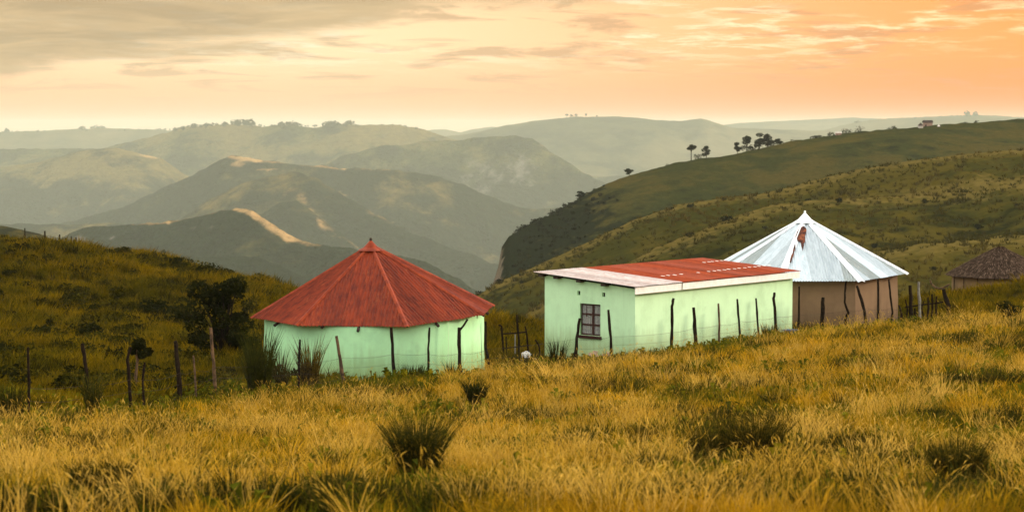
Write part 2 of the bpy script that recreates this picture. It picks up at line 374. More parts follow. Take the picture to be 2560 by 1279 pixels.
# ------------------------------------------------------------------ hills and mountain ridges
KF = 2.05
def crest_fn(pts):
    q = np.array([P(*p) for p in pts]); q = q[np.argsort(q[:, 0])]
    return lambda X: (np.interp(X, q[:, 0], q[:, 1]), np.interp(X, q[:, 0], q[:, 2]))
def hill(name, ridges, pxr, dr, nu, nv, mt, namp, nsc, floor, seed, attrs=None, dpow=1.0, fine=0., k=1.0):
    """a hillside whose crests run through the given lines; each ridge is (points, front slope, back slope, rounding)"""
    dr = (dr[0]*k, dr[1]*k); namp *= k*(1.35 if k < 1.2 else 3.2); nsc *= k; floor *= k; fine *= k
    ridges = [([(x, y, D*k) for x, y, D in p_], f_, b_, r_*k) for p_, f_, b_, r_ in ridges]
    px = np.linspace(pxr[0], pxr[1], nu); d = dr[0] + (dr[1]-dr[0])*np.linspace(0, 1, nv)**dpow
    PX, Dd = np.meshgrid(px, d, indexing='ij'); X = (PX-CX)/F*Dd
    wx = X + nsc*.35*fbm(X/nsc, Dd/nsc, 3, seed+40); wy = Dd + nsc*.35*fbm(X/nsc, Dd/nsc, 3, seed+50)
    H = None; dist = np.full(X.shape, 1e9)
    for pts, sf, sb, r in ridges:
        yc, zc = crest_fn(pts)(X)
        dd = yc-Dd
        fr = np.where(dd > 0, sf, sb)*(np.sqrt(dd*dd+r*r)-r)
        h = zc - fr
        away = np.clip(np.abs(dd)/(nsc*1.5), 0, 1)
        h = h + away*namp*(ridged(wx/nsc, wy/(nsc*2.2), 4, seed) )
        H = h if H is None else np.maximum(H, h)
        dist = np.minimum(dist, np.abs(dd))
    if fine: H = H + fine*fbm(X/(nsc*.12), Dd/(nsc*.12), 3, seed+9)
    H = np.maximum(H, CZ+floor)
    o = grid_mesh(name, np.c_[X.ravel(), Dd.ravel(), H.ravel()], nu, nv, mt)
    tag(o, kind='structure')
    T = Dd; py = CY - F*(((H-CZ)/T*cp+sp_)/(cp-(H-CZ)/T*sp_))     # where each spot sits in the survey picture
    pal = np.zeros(X.shape); roc = np.zeros(X.shape); frs = np.zeros(X.shape)
    if attrs: pal, roc, frs = attrs(PX, py, Dd/k, X/k, H, dist/k)
    for nme, v in (('pale', pal), ('rock', roc), ('forest', frs)): float_attr(o, nme, (np.zeros(X.shape)+v).ravel())
    return PX, Dd, X, H, py
def blob(PX, PY, x, y, rx, ry): return np.exp(-(((PX-x)/rx)**2 + ((PY-y)/ry)**2))
def seg(PX, PY, x0, y0, x1, y1, wd):
    tx, ty = x1-x0, y1-y0; l2 = tx*tx+ty*ty
    t = np.clip(((PX-x0)*tx+(PY-y0)*ty)/l2, 0, 1)
    return np.exp(-(((PX-x0-t*tx)**2+(PY-y0-t*ty)**2)/(wd*wd)))
A2 = [(1100, 900, 470), (1180, 750, 470), (1240, 710, 470), (1340, 665, 475), (1430, 625, 480), (1500, 590, 480), (1600, 545, 485), (1700, 512, 490), (1800, 498, 490), (1900, 487, 490), (1960, 472, 490),
      (2050, 447, 490), (2150, 424, 490), (2300, 400, 490), (2450, 383, 490), (2560, 375, 490), (2850, 355, 490)]
A1 = [(1150, 900, 380), (1300, 800, 385), (1400, 728, 385), (1500, 690, 390), (1560, 662, 392), (1640, 622, 395), (1760, 575, 400), (1850, 540, 410), (1930, 512, 420), (2050, 500, 425), (2300, 490, 425), (2560, 480, 425), (2850, 470, 425)]
A0 = [(1150, 960, 300), (1300, 890, 300), (1420, 830, 305), (1560, 780, 310), (1700, 745, 320), (1900, 690, 330), (2100, 650, 335), (2300, 615, 335), (2560, 590, 335), (2850, 580, 335)]
surfA = hill('hill', [(A2, .10, .35, 12), (A1, .13, .30, 10), (A0, .15, .25, 18)], (1080, 3400), (205, 640), 600, 240, M['hillA'], 2.2, 38, -75, 11,
     lambda PX, PY, D, X, H, dist: (1.05*np.exp(-(dist/20)**2)+.10, 0, .25*fbm(X/40, D/60, 3, 3)+.25*np.clip((1420-PX)/250, 0, 1)+.25*np.clip((PY-440)/180, 0, 1)*np.clip((PX-1850)/300, 0, 1)), fine=.35)  # pale crests paint sunlight into dry grass; lower-right forest weight paints in shade
B = [(1190, 1000, 760), (1215, 800, 760), (1232, 712, 760), (1246, 668, 760), (1254, 622, 762), (1272, 592, 765), (1310, 570, 770), (1380, 534, 780), (1440, 500, 790), (1520, 458, 800), (1600, 431, 810), (1720, 402, 820), (1850, 383, 830), (1960, 358, 840),
     (2100, 336, 850), (2250, 321, 860), (2400, 309, 870), (2560, 298, 880), (2850, 282, 890)]
B2 = [(1300, 800, 660), (1500, 640, 665), (1700, 560, 670), (1850, 520, 680), (2000, 470, 690), (2150, 440, 700), (2300, 420, 720), (2560, 385, 740), (2850, 370, 760)]
def attB(PX, PY, D, X, H, dist):
    f = np.clip((1560-PX)/240, 0, 1)*.9 + .3*fbm(X/90, D/90, 3, 8) + .35*blob(PX, PY, 1500, 560, 220, 50)
    r = .9*np.clip((1268-PX)/18, 0, 1)
    return 0, r, f
surfB = hill('hill', [(B, .20, .45, 14), (B2, .16, .3, 20)], (1190, 3400), (540, 1150), 690, 170, M['hillB'], 5., 85, -140, 23, attB, fine=.9)
# small dark shoulder behind the left slope
hill('hill', [([(-300, 545, 900), (0, 564, 900), (50, 571, 900), (110, 590, 900), (200, 628, 900), (280, 670, 900), (400, 760, 900), (600, 1000, 900)], .5, .6, 8)], (-1200, 640), (760, 1100), 400, 60, M['hillB'], 4., 90, -160, 31,
     lambda PX, PY, D, X, H, dist: (.75*seg(PX, PY, 100, 583, 150, 585, 6), 0, .5), fine=1.)
r1 = [(-100, 700, 1750), (60, 640, 1750), (180, 581, 1750), (220, 567, 1750), (330, 561, 1740), (400, 557, 1720), (480, 546, 1700), (540, 530, 1680), (590, 519, 1660), (630, 526, 1640), (670, 552, 1620), (720, 585, 1600), (780, 610, 1580), (850, 620, 1560), (950, 628, 1540),
      (1050, 650, 1520), (1150, 700, 1500), (1260, 770, 1500)]
def att1(PX, PY, D, X, H, dist):
    pale = 1.0*seg(PX, PY, 330, 559, 420, 556, 5) + .9*seg(PX, PY, 420, 556, 590, 519, 5) + 1.2*seg(PX, PY, 590, 521, 640, 536, 8) + 1.1*seg(PX, PY, 640, 540, 720, 592, 14) + 1.1*seg(PX, PY, 720, 592, 800, 618, 12)  # pale grassy crest strips, with the sun on them painted in
    rock = .8*blob(PX, PY, 200, 600, 40, 22) + .8*blob(PX, PY, 275, 592, 22, 10) + .55*blob(PX, PY, 510, 570, 60, 10)
    return pale, rock, .62
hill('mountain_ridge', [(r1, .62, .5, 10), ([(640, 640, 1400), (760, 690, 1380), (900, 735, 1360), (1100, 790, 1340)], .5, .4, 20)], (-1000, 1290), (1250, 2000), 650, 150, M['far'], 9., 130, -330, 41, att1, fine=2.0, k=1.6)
spur = [(430, 560, 2350), (520, 500, 2350), (600, 462, 2350), (660, 444, 2350), (740, 431, 2340), (790, 445, 2320), (860, 490, 2280), (930, 531, 2240), (1000, 568, 2200), (1100, 610, 2150), (1240, 658, 2100), (1400, 720, 2050)]
spur2 = [(560, 600, 2100), (640, 540, 2100), (700, 505, 2100), (740, 500, 2090), (800, 545, 2060), (860, 590, 2030), (910, 635, 2000), (1000, 700, 1980)]
top2 = [(-200, 600, 2900), (150, 560, 2900), (300, 520, 2880), (400, 474, 2860), (480, 438, 2840), (550, 400, 2820), (578, 388, 2800), (640, 398, 2780), (720, 408, 2760), (850, 419, 2740), (980, 425, 2720), (1100, 440, 2720), (1300, 520, 2720)]
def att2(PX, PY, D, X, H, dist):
    pale = 1.3*seg(PX, PY, 575, 391, 650, 401, 6) + 1.2*blob(PX, PY, 598, 410, 26, 13) + 1.0*seg(PX, PY, 640, 424, 720, 424, 4) + .95*seg(PX, PY, 640, 400, 860, 421, 5) + .8*seg(PX, PY, 860, 421, 980, 424, 4)  # golden grass and lit crest lines, sunlight put into the colour
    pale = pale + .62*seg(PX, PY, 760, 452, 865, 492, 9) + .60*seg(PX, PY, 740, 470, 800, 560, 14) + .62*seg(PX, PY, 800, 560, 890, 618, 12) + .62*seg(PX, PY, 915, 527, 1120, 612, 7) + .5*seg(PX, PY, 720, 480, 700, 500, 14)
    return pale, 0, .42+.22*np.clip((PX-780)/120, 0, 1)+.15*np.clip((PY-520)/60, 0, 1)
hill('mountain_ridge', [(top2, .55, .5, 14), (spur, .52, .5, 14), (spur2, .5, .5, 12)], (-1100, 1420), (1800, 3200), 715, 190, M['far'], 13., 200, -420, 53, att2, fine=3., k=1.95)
cl = [(700, 470, 3500), (850, 392, 3500), (950, 366, 3500), (1100, 352, 3480), (1200, 345, 3460), (1290, 339, 3440), (1330, 346, 3430), (1350, 360, 3420), (1375, 380, 3410), (1400, 391, 3400), (1450, 425, 3380), (1510, 455, 3360), (1600, 505, 3340), (1720, 560, 3320)]
inner = [(-200, 430, 3700), (0, 420, 3700), (120, 400, 3680), (200, 375, 3660), (270, 369, 3640), (320, 376, 3620), (400, 396, 3600), (470, 440, 3580), (600, 520, 3560)]
sky3 = [(250, 372, 4300), (350, 347, 4300), (425, 330, 4280), (440, 324, 4280), (500, 314, 4260), (600, 310, 4240), (660, 317, 4220), (720, 312, 4200), (780, 320, 4180), (860, 312, 4160), (920, 313, 4150), (1000, 314, 4150), (1060, 325, 4140), (1120, 344, 4120), (1200, 362, 4100), (1400, 440, 4100)]
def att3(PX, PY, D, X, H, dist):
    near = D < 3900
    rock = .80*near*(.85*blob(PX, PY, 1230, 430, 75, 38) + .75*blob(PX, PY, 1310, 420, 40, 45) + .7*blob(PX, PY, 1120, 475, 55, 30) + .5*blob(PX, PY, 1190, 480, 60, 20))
    pale = near*(.62*seg(PX, PY, 1350, 362, 1410, 400, 9) + .9*seg(PX, PY, 290, 368, 400, 394, 5) + .8*seg(PX, PY, 300, 384, 390, 394, 5) + .35*seg(PX, PY, 950, 390, 1000, 420, 14))  # sunlit crests painted in as paler grass
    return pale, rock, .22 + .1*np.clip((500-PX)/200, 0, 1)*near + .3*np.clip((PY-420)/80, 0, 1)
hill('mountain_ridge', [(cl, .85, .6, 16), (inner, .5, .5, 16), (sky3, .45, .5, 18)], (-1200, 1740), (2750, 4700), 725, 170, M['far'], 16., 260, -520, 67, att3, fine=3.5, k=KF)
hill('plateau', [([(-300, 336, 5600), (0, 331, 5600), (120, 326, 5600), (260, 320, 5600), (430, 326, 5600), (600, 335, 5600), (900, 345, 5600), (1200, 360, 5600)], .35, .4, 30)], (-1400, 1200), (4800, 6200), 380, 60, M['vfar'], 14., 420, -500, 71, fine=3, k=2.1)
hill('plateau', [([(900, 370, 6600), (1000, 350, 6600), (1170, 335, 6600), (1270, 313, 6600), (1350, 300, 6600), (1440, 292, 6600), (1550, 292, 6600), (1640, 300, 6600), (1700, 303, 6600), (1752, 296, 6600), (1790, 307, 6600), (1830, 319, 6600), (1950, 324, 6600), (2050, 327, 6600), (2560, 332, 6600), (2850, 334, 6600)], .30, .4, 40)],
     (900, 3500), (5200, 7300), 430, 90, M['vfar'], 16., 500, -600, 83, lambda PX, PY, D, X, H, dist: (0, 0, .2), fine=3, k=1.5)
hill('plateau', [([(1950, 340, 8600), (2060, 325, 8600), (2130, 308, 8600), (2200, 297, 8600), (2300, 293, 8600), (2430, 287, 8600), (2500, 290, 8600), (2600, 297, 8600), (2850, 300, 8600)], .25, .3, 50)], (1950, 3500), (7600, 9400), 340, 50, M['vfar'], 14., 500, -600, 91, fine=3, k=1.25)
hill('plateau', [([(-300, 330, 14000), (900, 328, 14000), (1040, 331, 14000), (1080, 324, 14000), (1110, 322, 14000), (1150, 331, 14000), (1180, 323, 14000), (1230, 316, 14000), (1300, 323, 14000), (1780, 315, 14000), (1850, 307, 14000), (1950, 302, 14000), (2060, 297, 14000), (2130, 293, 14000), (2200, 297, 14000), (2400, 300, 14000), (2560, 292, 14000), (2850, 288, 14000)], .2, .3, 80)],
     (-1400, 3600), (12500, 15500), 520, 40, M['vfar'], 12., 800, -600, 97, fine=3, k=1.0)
vf = mk('valley_floor', [(-26000, -600, CZ-520), (26000, -600, CZ-520), (26000, 30000, CZ-520), (-26000, 30000, CZ-520)], [(0, 1, 2, 3)], M['far'])
tag(vf, kind='structure')
# ------------------------------------------------------------------ haze in the valley air
hm = bpy.data.materials.new('haze_air'); hm.use_nodes = True; ht = NT(hm.node_tree)
hm.node_tree.nodes.remove(hm.node_tree.nodes['Principled BSDF'])
pv = ht.n('ShaderNodeVolumePrincipled'); pv.inputs['Color'].default_value = (.84, .91, .78, 1); pv.inputs['Density'].default_value = 0.54e-4
pv.inputs['Anisotropy'].default_value = .05
ht.link(pv.outputs[0], hm.node_tree.nodes['Material Output'].inputs['Volume'])
b = MB(); b.box((-27000, -700, CZ-1500), (54000, 0, 0), (0, 31500, 0), (0, 0, 1500+115))
hz = b.build('haze', hm); tag(hz, 'pale even haze filling the valley air', 'haze', kind='stuff')
# ------------------------------------------------------------------ corrugated roofs
def corr_sheet(name, O, ux, vx, nx, u0, u1, vtop, vbot, mt, parent, pitch=.125, amp=.020, lift=0., rows=1):
    """one corrugated sheet: waves along ux between u0 and u1, running down vx, each column cut at vtop(u), vbot(u)"""
    k = max(4, int(round((u1-u0)/pitch*4))); vs = []; fs = []
    for i in range(k+1):
        u = u0+(u1-u0)*i/k; a, b_ = vbot(u), vtop(u)
        if b_ < a+.02: b_ = a+.02
        for r in range(rows+1):
            v = a+(b_-a)*r/rows
            vs.append(O + ux*u + vx*v + nx*(amp*math.sin(2*math.pi*u/pitch)+lift))
    q = rows+1
    for i in range(k):
        for r in range(rows): fs.append((i*q+r, (i+1)*q+r, (i+1)*q+r+1, i*q+r+1))
    o = mk(name, vs, fs, mt, parent); at_ = o.data.attributes.new('sheet', 'FLOAT_VECTOR', 'POINT'); off = random.uniform(0, 90); cc = []
    for i in range(k+1):
        u = u0+(u1-u0)*i/k; a, b_ = vbot(u), max(vtop(u), vbot(u)+.02)
        for r in range(rows+1): cc += [u+off, a+(b_-a)*r/rows+off, off]
    at_.data.foreach_set('vector', cc)
    return o
def nrm(v): return v/np.linalg.norm(v)
def rondavel_roof(parent, eaves, apex, mats, capmat, sheet_w, cap_w=.075, cap_r=.5, cap_h=.30, knob=None, jit=.05):
    n = len(eaves); c = np.array(apex)
    rr = random.Random(11)
    planes = []
    for i in range(n):
        a, b_ = np.array(eaves[i]), np.array(eaves[(i+1) % n])
        ux = nrm(b_-a); mid = (a+b_)/2; wv = np.linalg.norm(b_-a)
        ap = c-mid; ua = ap@ux; vv = ap-ua*ux; H = np.linalg.norm(vv); vx = vv/H
        nx = np.cross(ux, vx); nx = nx if nx[2] > 0 else -nx
        planes.append((a, b_, nx))
        hw = wv/2; k = max(2, int(round(wv/sheet_w)))
        def top(u, hw=hw, ua=ua, H=H): return H*(u+hw)/(ua+hw) if u < ua else H*(hw-u)/(hw-ua)
        cuts = [-hw+wv*j/k for j in range(k+1)]
        for j in range(k):
            e = -rr.uniform(0, jit)
            corr_sheet('roof_sheet', mid, ux, vx, nx, cuts[j], cuts[j+1], top, lambda u, e=e: e, mats(i, j, k), parent, lift=.004*(j % 2))
    for i in range(n):                     # hip caps over the joints
        v = np.array(eaves[i]); h = nrm(c-v); L = np.linalg.norm(c-v)
        n0 = planes[i-1][2]; n1 = planes[i][2]; m = MB()
        up = nrm(n0+n1)
        s1 = nrm(np.cross(h, n1)); s0 = nrm(np.cross(h, n0))
        inw = nrm((planes[i][1]-v)); s1 = s1 if s1@inw > 0 else -s1
        inw0 = nrm((planes[i-1][0]-v)); s0 = s0 if s0@inw0 > 0 else -s0
        p0 = v-h*.06; p1 = v+h*(L-.05)
        w0, w1 = cap_w, cap_w*.8
        A = [p0+up*.055, p0+s1*w0+n1*.022, p0+s0*w0+n0*.022, p1+up*.055, p1+s1*w1+n1*.022, p1+s0*w1+n0*.022]
        m.add(A, [(0, 1, 4, 3), (0, 3, 5, 2)])
        m.add([q-up*.02 for q in A], [(0, 3, 4, 1), (0, 2, 5, 3)])
        m.build('ridge_cap', capmat, parent)
    # cap over the point: a flared little cone
    m = MB(); ns = n*2; rings = []
    slope = (c[2]-np.mean([e[2] for e in eaves]))/np.mean([np.linalg.norm((np.array(e)-c)[:2]) for e in eaves])
    for rad, dz in ((cap_r, -cap_r*slope+.06), (cap_r*.55, -cap_r*.55*slope+cap_h*.35), (cap_r*.10, cap_h*.85), (.02, cap_h)):
        rings.append([(c[0]+rad*math.sin(2*math.pi*k/ns), c[1]-rad*math.cos(2*math.pi*k/ns), c[2]+dz) for k in range(ns)])
    fs = []
    for r in range(3):
        for k in range(ns): fs.append((r*ns+k, r*ns+(k+1) % ns, (r+1)*ns+(k+1) % ns, (r+1)*ns+k))
    m.add([p for r in rings for p in r], fs); m.build('apex_cap', capmat, parent)
    if knob:
        m = MB(); m.tube([c+(0, 0, cap_h-.05), c+(0, 0, cap_h+.03), c+(0, 0, cap_h+.08)], [.045, .05, .03], 6); m.build('finial', knob, parent)
def round_wall(parent, c, r, zb, zt, n, mt, off=0., jit=0.):
    rows = 5; vs = []; fs = []
    for k in range(n):
        an = off+2*math.pi*k/n; rad = r*(1+jit*math.sin(3*an+1))
        for j in range(rows+1):
            z = zb+(zt(an)-zb)*j/rows; q = rad*(1+.012*(1-j/rows)+.004*math.sin(7*an+j*2))
            vs.append((c[0]+q*math.sin(an), c[1]-q*math.cos(an), z))
    for k in range(n):
        for j in range(rows):
            a = k*(rows+1)+j; b_ = ((k+1) % n)*(rows+1)+j; fs.append((a, b_, b_+1, a+1))
    return mk('wall', vs, fs, mt, parent, smooth=n > 20)
def rafters(parent, c, r0, r1, zf, angs, mt, rad=.05):
    for an in angs:
        d = np.array((math.sin(an), -math.cos(an), 0)); m = MB()
        p1 = np.array(c)+d*r1; p1[2] = zf(an, r1); p0 = np.array(c)+d*r0; p0[2] = zf(an, r0)
        m.tube([p0, (p0+p1)/2, p1], rad, 6); m.build('rafter_end', mt, parent)
# ---- red roofed rondavel
RC = P(936, 640, 70.3); base = ground_z(RC[0], 66.5)
rt = empty('rondavel', (RC[0], RC[1], float(base)-.1))
tag(rt, 'mint green round hut with a red corrugated iron roof', 'hut')
ap = P(927, 612, 70.3)
offs = R(16)
ev_px = [(1017, 815), (1207, 786), (1232, 763), None, None, None, (631, 793), (742, 812)]
ev = []
RR = 4.2
for k in range(8):
    an = offs+k*math.pi/4
    x, y = RC[0]+RR*math.sin(an), RC[1]-RR*math.cos(an)
    e = ev_px[k]
    if e: q = P(e[0], e[1], y); ev.append(q)
    else: ev.append(np.array((x, y, 0)))
zfront = np.mean([ev[k][2] for k in (0, 1, 6, 7)])
for k in (3, 4, 5): ev[k][2] = zfront+.12+.05*(k == 3)
rondavel_roof(rt, ev, ap, lambda i, j, k: M['redroof'], M['redcap'], .72, knob=M['darkwood'], cap_r=.46, cap_h=.17)
zev = lambda an: float(np.interp((an-offs) % (2*math.pi), [k*math.pi/4 for k in range(9)], [ev[k % 8][2] for k in range(9)]))
slope = (ap[2]-zfront)/RR
def chord(an): # radius of the octagon edge at this bearing
    a = (an-offs) % (math.pi/4)-math.pi/8
    return RR*math.cos(math.pi/8)/math.cos(a)
round_wall(rt, RC, 3.86, float(base)-.9, lambda an: zev(an)+(chord(an)-3.86)*slope-.05, 64, M['mint'], 0, .006)
rafters(rt, RC, 3.84, 4.04, lambda an, r: zev(an)+(chord(an)-r)*slope-.075, [offs+R(x) for x in (-92, -70, -47, -38, -20, 2, 20, 43, 58, 70)], M['darkwood'])
m = MB(); m.tube([P(1120, 798, 67.37), P(1121, 850, 67.36), P(1120, 925, 67.33)], .012, 5); m.build('drip_line', M['mint2'], rt)  # thin tube drawn for the faint drip stain on the wall
# ---- mint shed with a sloping roof
C0 = P(1588, 728, 74); C0[2] = 0
Ld = np.array((.659, .752, 0)); Ld = nrm(Ld); Wd = np.array((-Ld[1], Ld[0], 0)); UP = np.array((0, 0, 1.))
LL, WW = 10.55, 4.40
ZF, ZB, ZG = CZ-5.96, CZ-5.66, CZ-9.6        # wall top at the low front, at the high back, below ground
def S(l, ww, z): return C0+Ld*l+Wd*ww+UP*z
sh = empty('shed', S(0, 0, CZ-8.4)); tag(sh, 'long mint green shed with a low sloping red and faded white iron roof', 'shed')
def solve_gable(px, py):
    """position on the gable wall plane seen at this pixel"""
    a = (px-CX)/F; b_ = (CY-py)/F; d = np.array((a, cp+b_*sp_, -sp_+b_*cp))
    t = ((C0-np.array((0, 0, 0)))@Ld)/(d@Ld); q = d*t
    return float((q-C0)@Wd), q[2]+CZ
wl, wzb = solve_gable(1450, 836); wr, wzt = solve_gable(1501, 761)
v1, vz1 = solve_gable(1447, 732); v2, vz2 = solve_gable(1509, 735)
us = sorted([0, WW, wl, wr, v1-.075, v1+.075, v2-.075, v2+.075]); zs = sorted([ZG, wzb, wzt, vz1-.08, vz1+.08])
def ztop(u): return ZF+(ZB-ZF)*u/WW
m = MB()
hole = lambda u, z: (wr < u < wl and wzb < z < wzt) or (abs(u-v1) < .07 and abs(z-vz1) < .075) or (abs(u-v2) < .07 and abs(z-vz1) < .075)
for i in range(len(us)-1):
    for j in range(len(zs)):
        u0, u1 = us[i], us[i+1]; z0 = zs[j]
        za, zb_ = (zs[j+1], zs[j+1]) if j+1 < len(zs) else (ztop(u0), ztop(u1))
        zm = (z0+min(za, zb_))/2
        if hole((u0+u1)/2, zm):
            dp = Ld*.16
            c = [S(0, u0, z0), S(0, u1, z0), S(0, u1, zb_), S(0, u0, za)]
            for k in range(4): m.add([c[k], c[(k+1) % 4], c[(k+1) % 4]+dp, c[k]+dp], [(0, 1, 2, 3)])
        else: m.add([S(0, u0, z0), S(0, u1, z0), S(0, u1, zb_), S(0, u0, za)], [(0, 1, 2, 3)])
def long_wall(ww, zt, n=10):
    for i in range(n):
        l0, l1 = LL*i/n, LL*(i+1)/n
        m.add([S(l0, ww, ZG), S(l1, ww, ZG), S(l1, ww, zt), S(l0, ww, zt)], [(0, 1, 2, 3)])
long_wall(0, ZF); long_wall(WW, ZB)
m.add([S(LL, 0, ZG), S(LL, WW, ZG), S(LL, WW, ZB), S(LL, 0, ZF)], [(0, 1, 2, 3)])
m.build('wall', M['mint2'], sh)
for vv in (v1, v2):
    m = MB(); m.box(S(.10, vv-.075, vz1-.08), Ld*.03, Wd*.15, UP*.16); m.build('vent', M['void'], sh)
# window with six panes
ww_, wh = wl-wr, wzt-wzb
m = MB(); fw = .06
def wbar(m, u0, u1, z0, z1, d0, dd): m.box(S(d0, u0, z0), Ld*dd, Wd*(u1-u0), UP*(z1-z0))
for (a, b_, c, d) in ((wr, wr+fw, wzb, wzt), (wl-fw, wl, wzb, wzt), (wr+fw, wl-fw, wzb, wzb+fw), (wr+fw, wl-fw, wzt-fw, wzt)): wbar(m, a, b_, c, d, .06, .05)
win = m.build('window', M['maroon'], sh)
um = wr+ww_*.40
m = MB(); wbar(m, um-.05, um+.05, wzb+fw, wzt-fw, .055, .06); m.build('mullion', M['maroon'], win)
m = MB(); wbar(m, wr+ww_*.73-.012, wr+ww_*.73+.012, wzb+fw+.8*wh*.66, wzt-fw, .07, .03); m.build('mullion', M['maroon'], win)
for k in (1, 2):
    zz = wzb+wh*k/3
    for (a, b_) in ((wr+fw, um-.051), (um+.051, wl-fw)):
        m = MB(); wbar(m, a, b_, zz-.032, zz+.032, .058, .05); m.build('glazing_bar', M['maroon'], win)
for k in range(3):
    for (a, b_) in ((wr+fw+.002, um-.052), (um+.052, wl-fw-.002)):
        m = MB(); wbar(m, a, b_, wzb+wh*k/3+.03+(.02 if k == 0 else 0), wzb+wh*(k+1)/3-.03-(.02 if k == 2 else 0), .078, .006); m.build('pane', M['glass'], win)
m = MB(); m.box(S(-.06, wr-.06, wzb-.115), Ld*.20, Wd*(ww_+.12), UP*.11); m.build('sill', M['maroon'], win)
# curtain in soft folds and a near-black panel that paints in the dark room behind
vs = []; nf = 40
for i in range(nf+1):
    u = wr-.05+(ww_+.1)*i/nf; d = .24+.03*math.sin(i*1.3)+.012*math.sin(i*3.1)
    vs += [S(d, u, wzb-.05), S(d, u, wzt+.03)]
mk('curtain', vs, [(2*i, 2*i+2, 2*i+3, 2*i+1) for i in range(nf) if not (9 < i < 15 or 24 < i < 27)], M['curtain'], sh)
m = MB(); m.box(S(.5, .15, ZG+.5), Ld*.05, Wd*(WW-.3), UP*2.9); m.build('dark_room_panel', M['void'], sh)
# roof sheets from the high back edge down to the front
zr_f, zr_b = CZ-5.845, CZ-5.525
of, ob, og, oe = .22, .32, .30, .28
sl_ = (zr_b-zr_f)/(WW+of+ob)
RO = S(-og, -of, zr_f); vx = nrm(Wd*(WW+of+ob)+UP*(zr_b-zr_f)); nx = np.cross(Ld, vx); LV = math.hypot(WW+of+ob, zr_b-zr_f)
TL = LL+og+oe; ns = 15
for k in range(ns):
    u0, u1 = TL*k/ns, TL*(k+1)/ns
    mt_ = M['whiteroof'] if k < 4 else M['redroof2']
    e = random.uniform(-.03, .03)
    corr_sheet('roof_sheet', RO, Ld, vx, nx, u0, u1, lambda u: LV, lambda u, e=e: -.02+e, mt_, sh, lift=.004*(k % 2), amp=.018)
# bare crests left unpainted where sheets lap
def roof_uv(px, py):
    a = (px-CX)/F; b_ = (CY-py)/F; d = np.array((a, cp+b_*sp_, -sp_+b_*cp)); o = np.array((0, 0, CZ))
    q = o+d*(((RO-o)@nx)/(d@nx)); return float((q-RO)@Ld), float((q-RO)@vx)
def bare(px0, py0, px1, py1, step, skip=()):
    (ua, va), (ub, vb) = roof_uv(px0, py0), roof_uv(px1, py1); m = MB(); k = int(abs(ub-ua)/step)
    for i in range(k+1):
        f = i/k
        if any(a < f < c for a, c in skip): continue
        u = round((ua+(ub-ua)*f)/.125)*.125+.031; v = va+(vb-va)*f+random.uniform(-.03, .03)
        w0 = random.uniform(.036, .05)
        m.box(RO+Ld*(u-w0)+vx*v+nx*.026, Ld*(2*w0), vx*random.uniform(.11, .16), nx*.012)
    return tag(m.build('bare_crests', M['white'], sh), kind='stuff')
bare(1662, 692, 1925, 665, .375, ((.18, .26), (.33, .38)))
bare(1764, 658, 1803, 653, .3)
for (l0, l1) in ((-.24, 2.62), (2.70, LL+.22)):
    m = MB(); m.box(S(l0, -.20, zr_f-.29), Ld*(l1-l0), Wd*.03, UP*.25); m.build('fascia_board', M['white'], sh)
for px in (1360, 1398, 1455, 1517):
    u, _ = solve_gable(px, 700); z = ztop(u)+.02
    m = MB(); m.box(S(-.24, u-.12, z-.06), Ld*.34, Wd*.22, UP*.10); m.build('rafter_end', M['darkwood'], sh)
m = MB()
for k in range(7):
    u = 2.0-k*.22; m.box(S(-.03-.01*(k % 3), u, CZ-8.9), Ld*.05, Wd*.2, UP*(.42+.10*math.sin(k*2.1)))
m.build('bare_plinth', M['pink'], sh)
# ---- clay rondavel with zinc roof
TC = P(2012, 640, 90.0); tb = CZ-8.6
tr_ = empty('rondavel', (TC[0], TC[1], tb)); tag(tr_, 'tan clay round hut with a shiny silver corrugated iron roof', 'hut')
R2 = 4.62; o2 = R(23); ev2 = []
px2 = {0: (2113, 702), 2: (2263, 676)}
for k in range(8):
    an = o2+k*math.pi/4; x, y = TC[0]+R2*math.sin(an), TC[1]-R2*math.cos(an)
    z = P(2113, 702, TC[1]-R2*math.cos(o2))[2]
    if k == 2: z = P(2263, 676, y)[2]
    if k == 1: z = P(2240, 683, y)[2]
    ev2.append(np.array((x, y, z)))
ap2 = P(2012, 543, 90.0)
pat = {7: [0, 0, 0, 0, 1], 0: [0, 1, 0, 0, 1], 1: [1, 0, 0, 1, 0], 6: [0, 1, 0, 0, 0]}
zr_mats = lambda i, j, k: M['oldzinc'] if pat.get(i, [0, 0, 1, 0, 0])[j % 5] else M['zinc']
rondavel_roof(tr_, ev2, ap2, zr_mats, M['cap'], .72, cap_w=.17, cap_r=.55, cap_h=.22, knob=M['cap'], jit=.02)
zev2 = lambda an: float(np.interp((an-o2) % (2*math.pi), [k*math.pi/4 for k in range(9)], [ev2[k % 8][2] for k in range(9)]))
round_wall(tr_, TC, 4.2, tb-1.2, lambda an: zev2(an)+.18, 8, M['clay'], R(22.8))
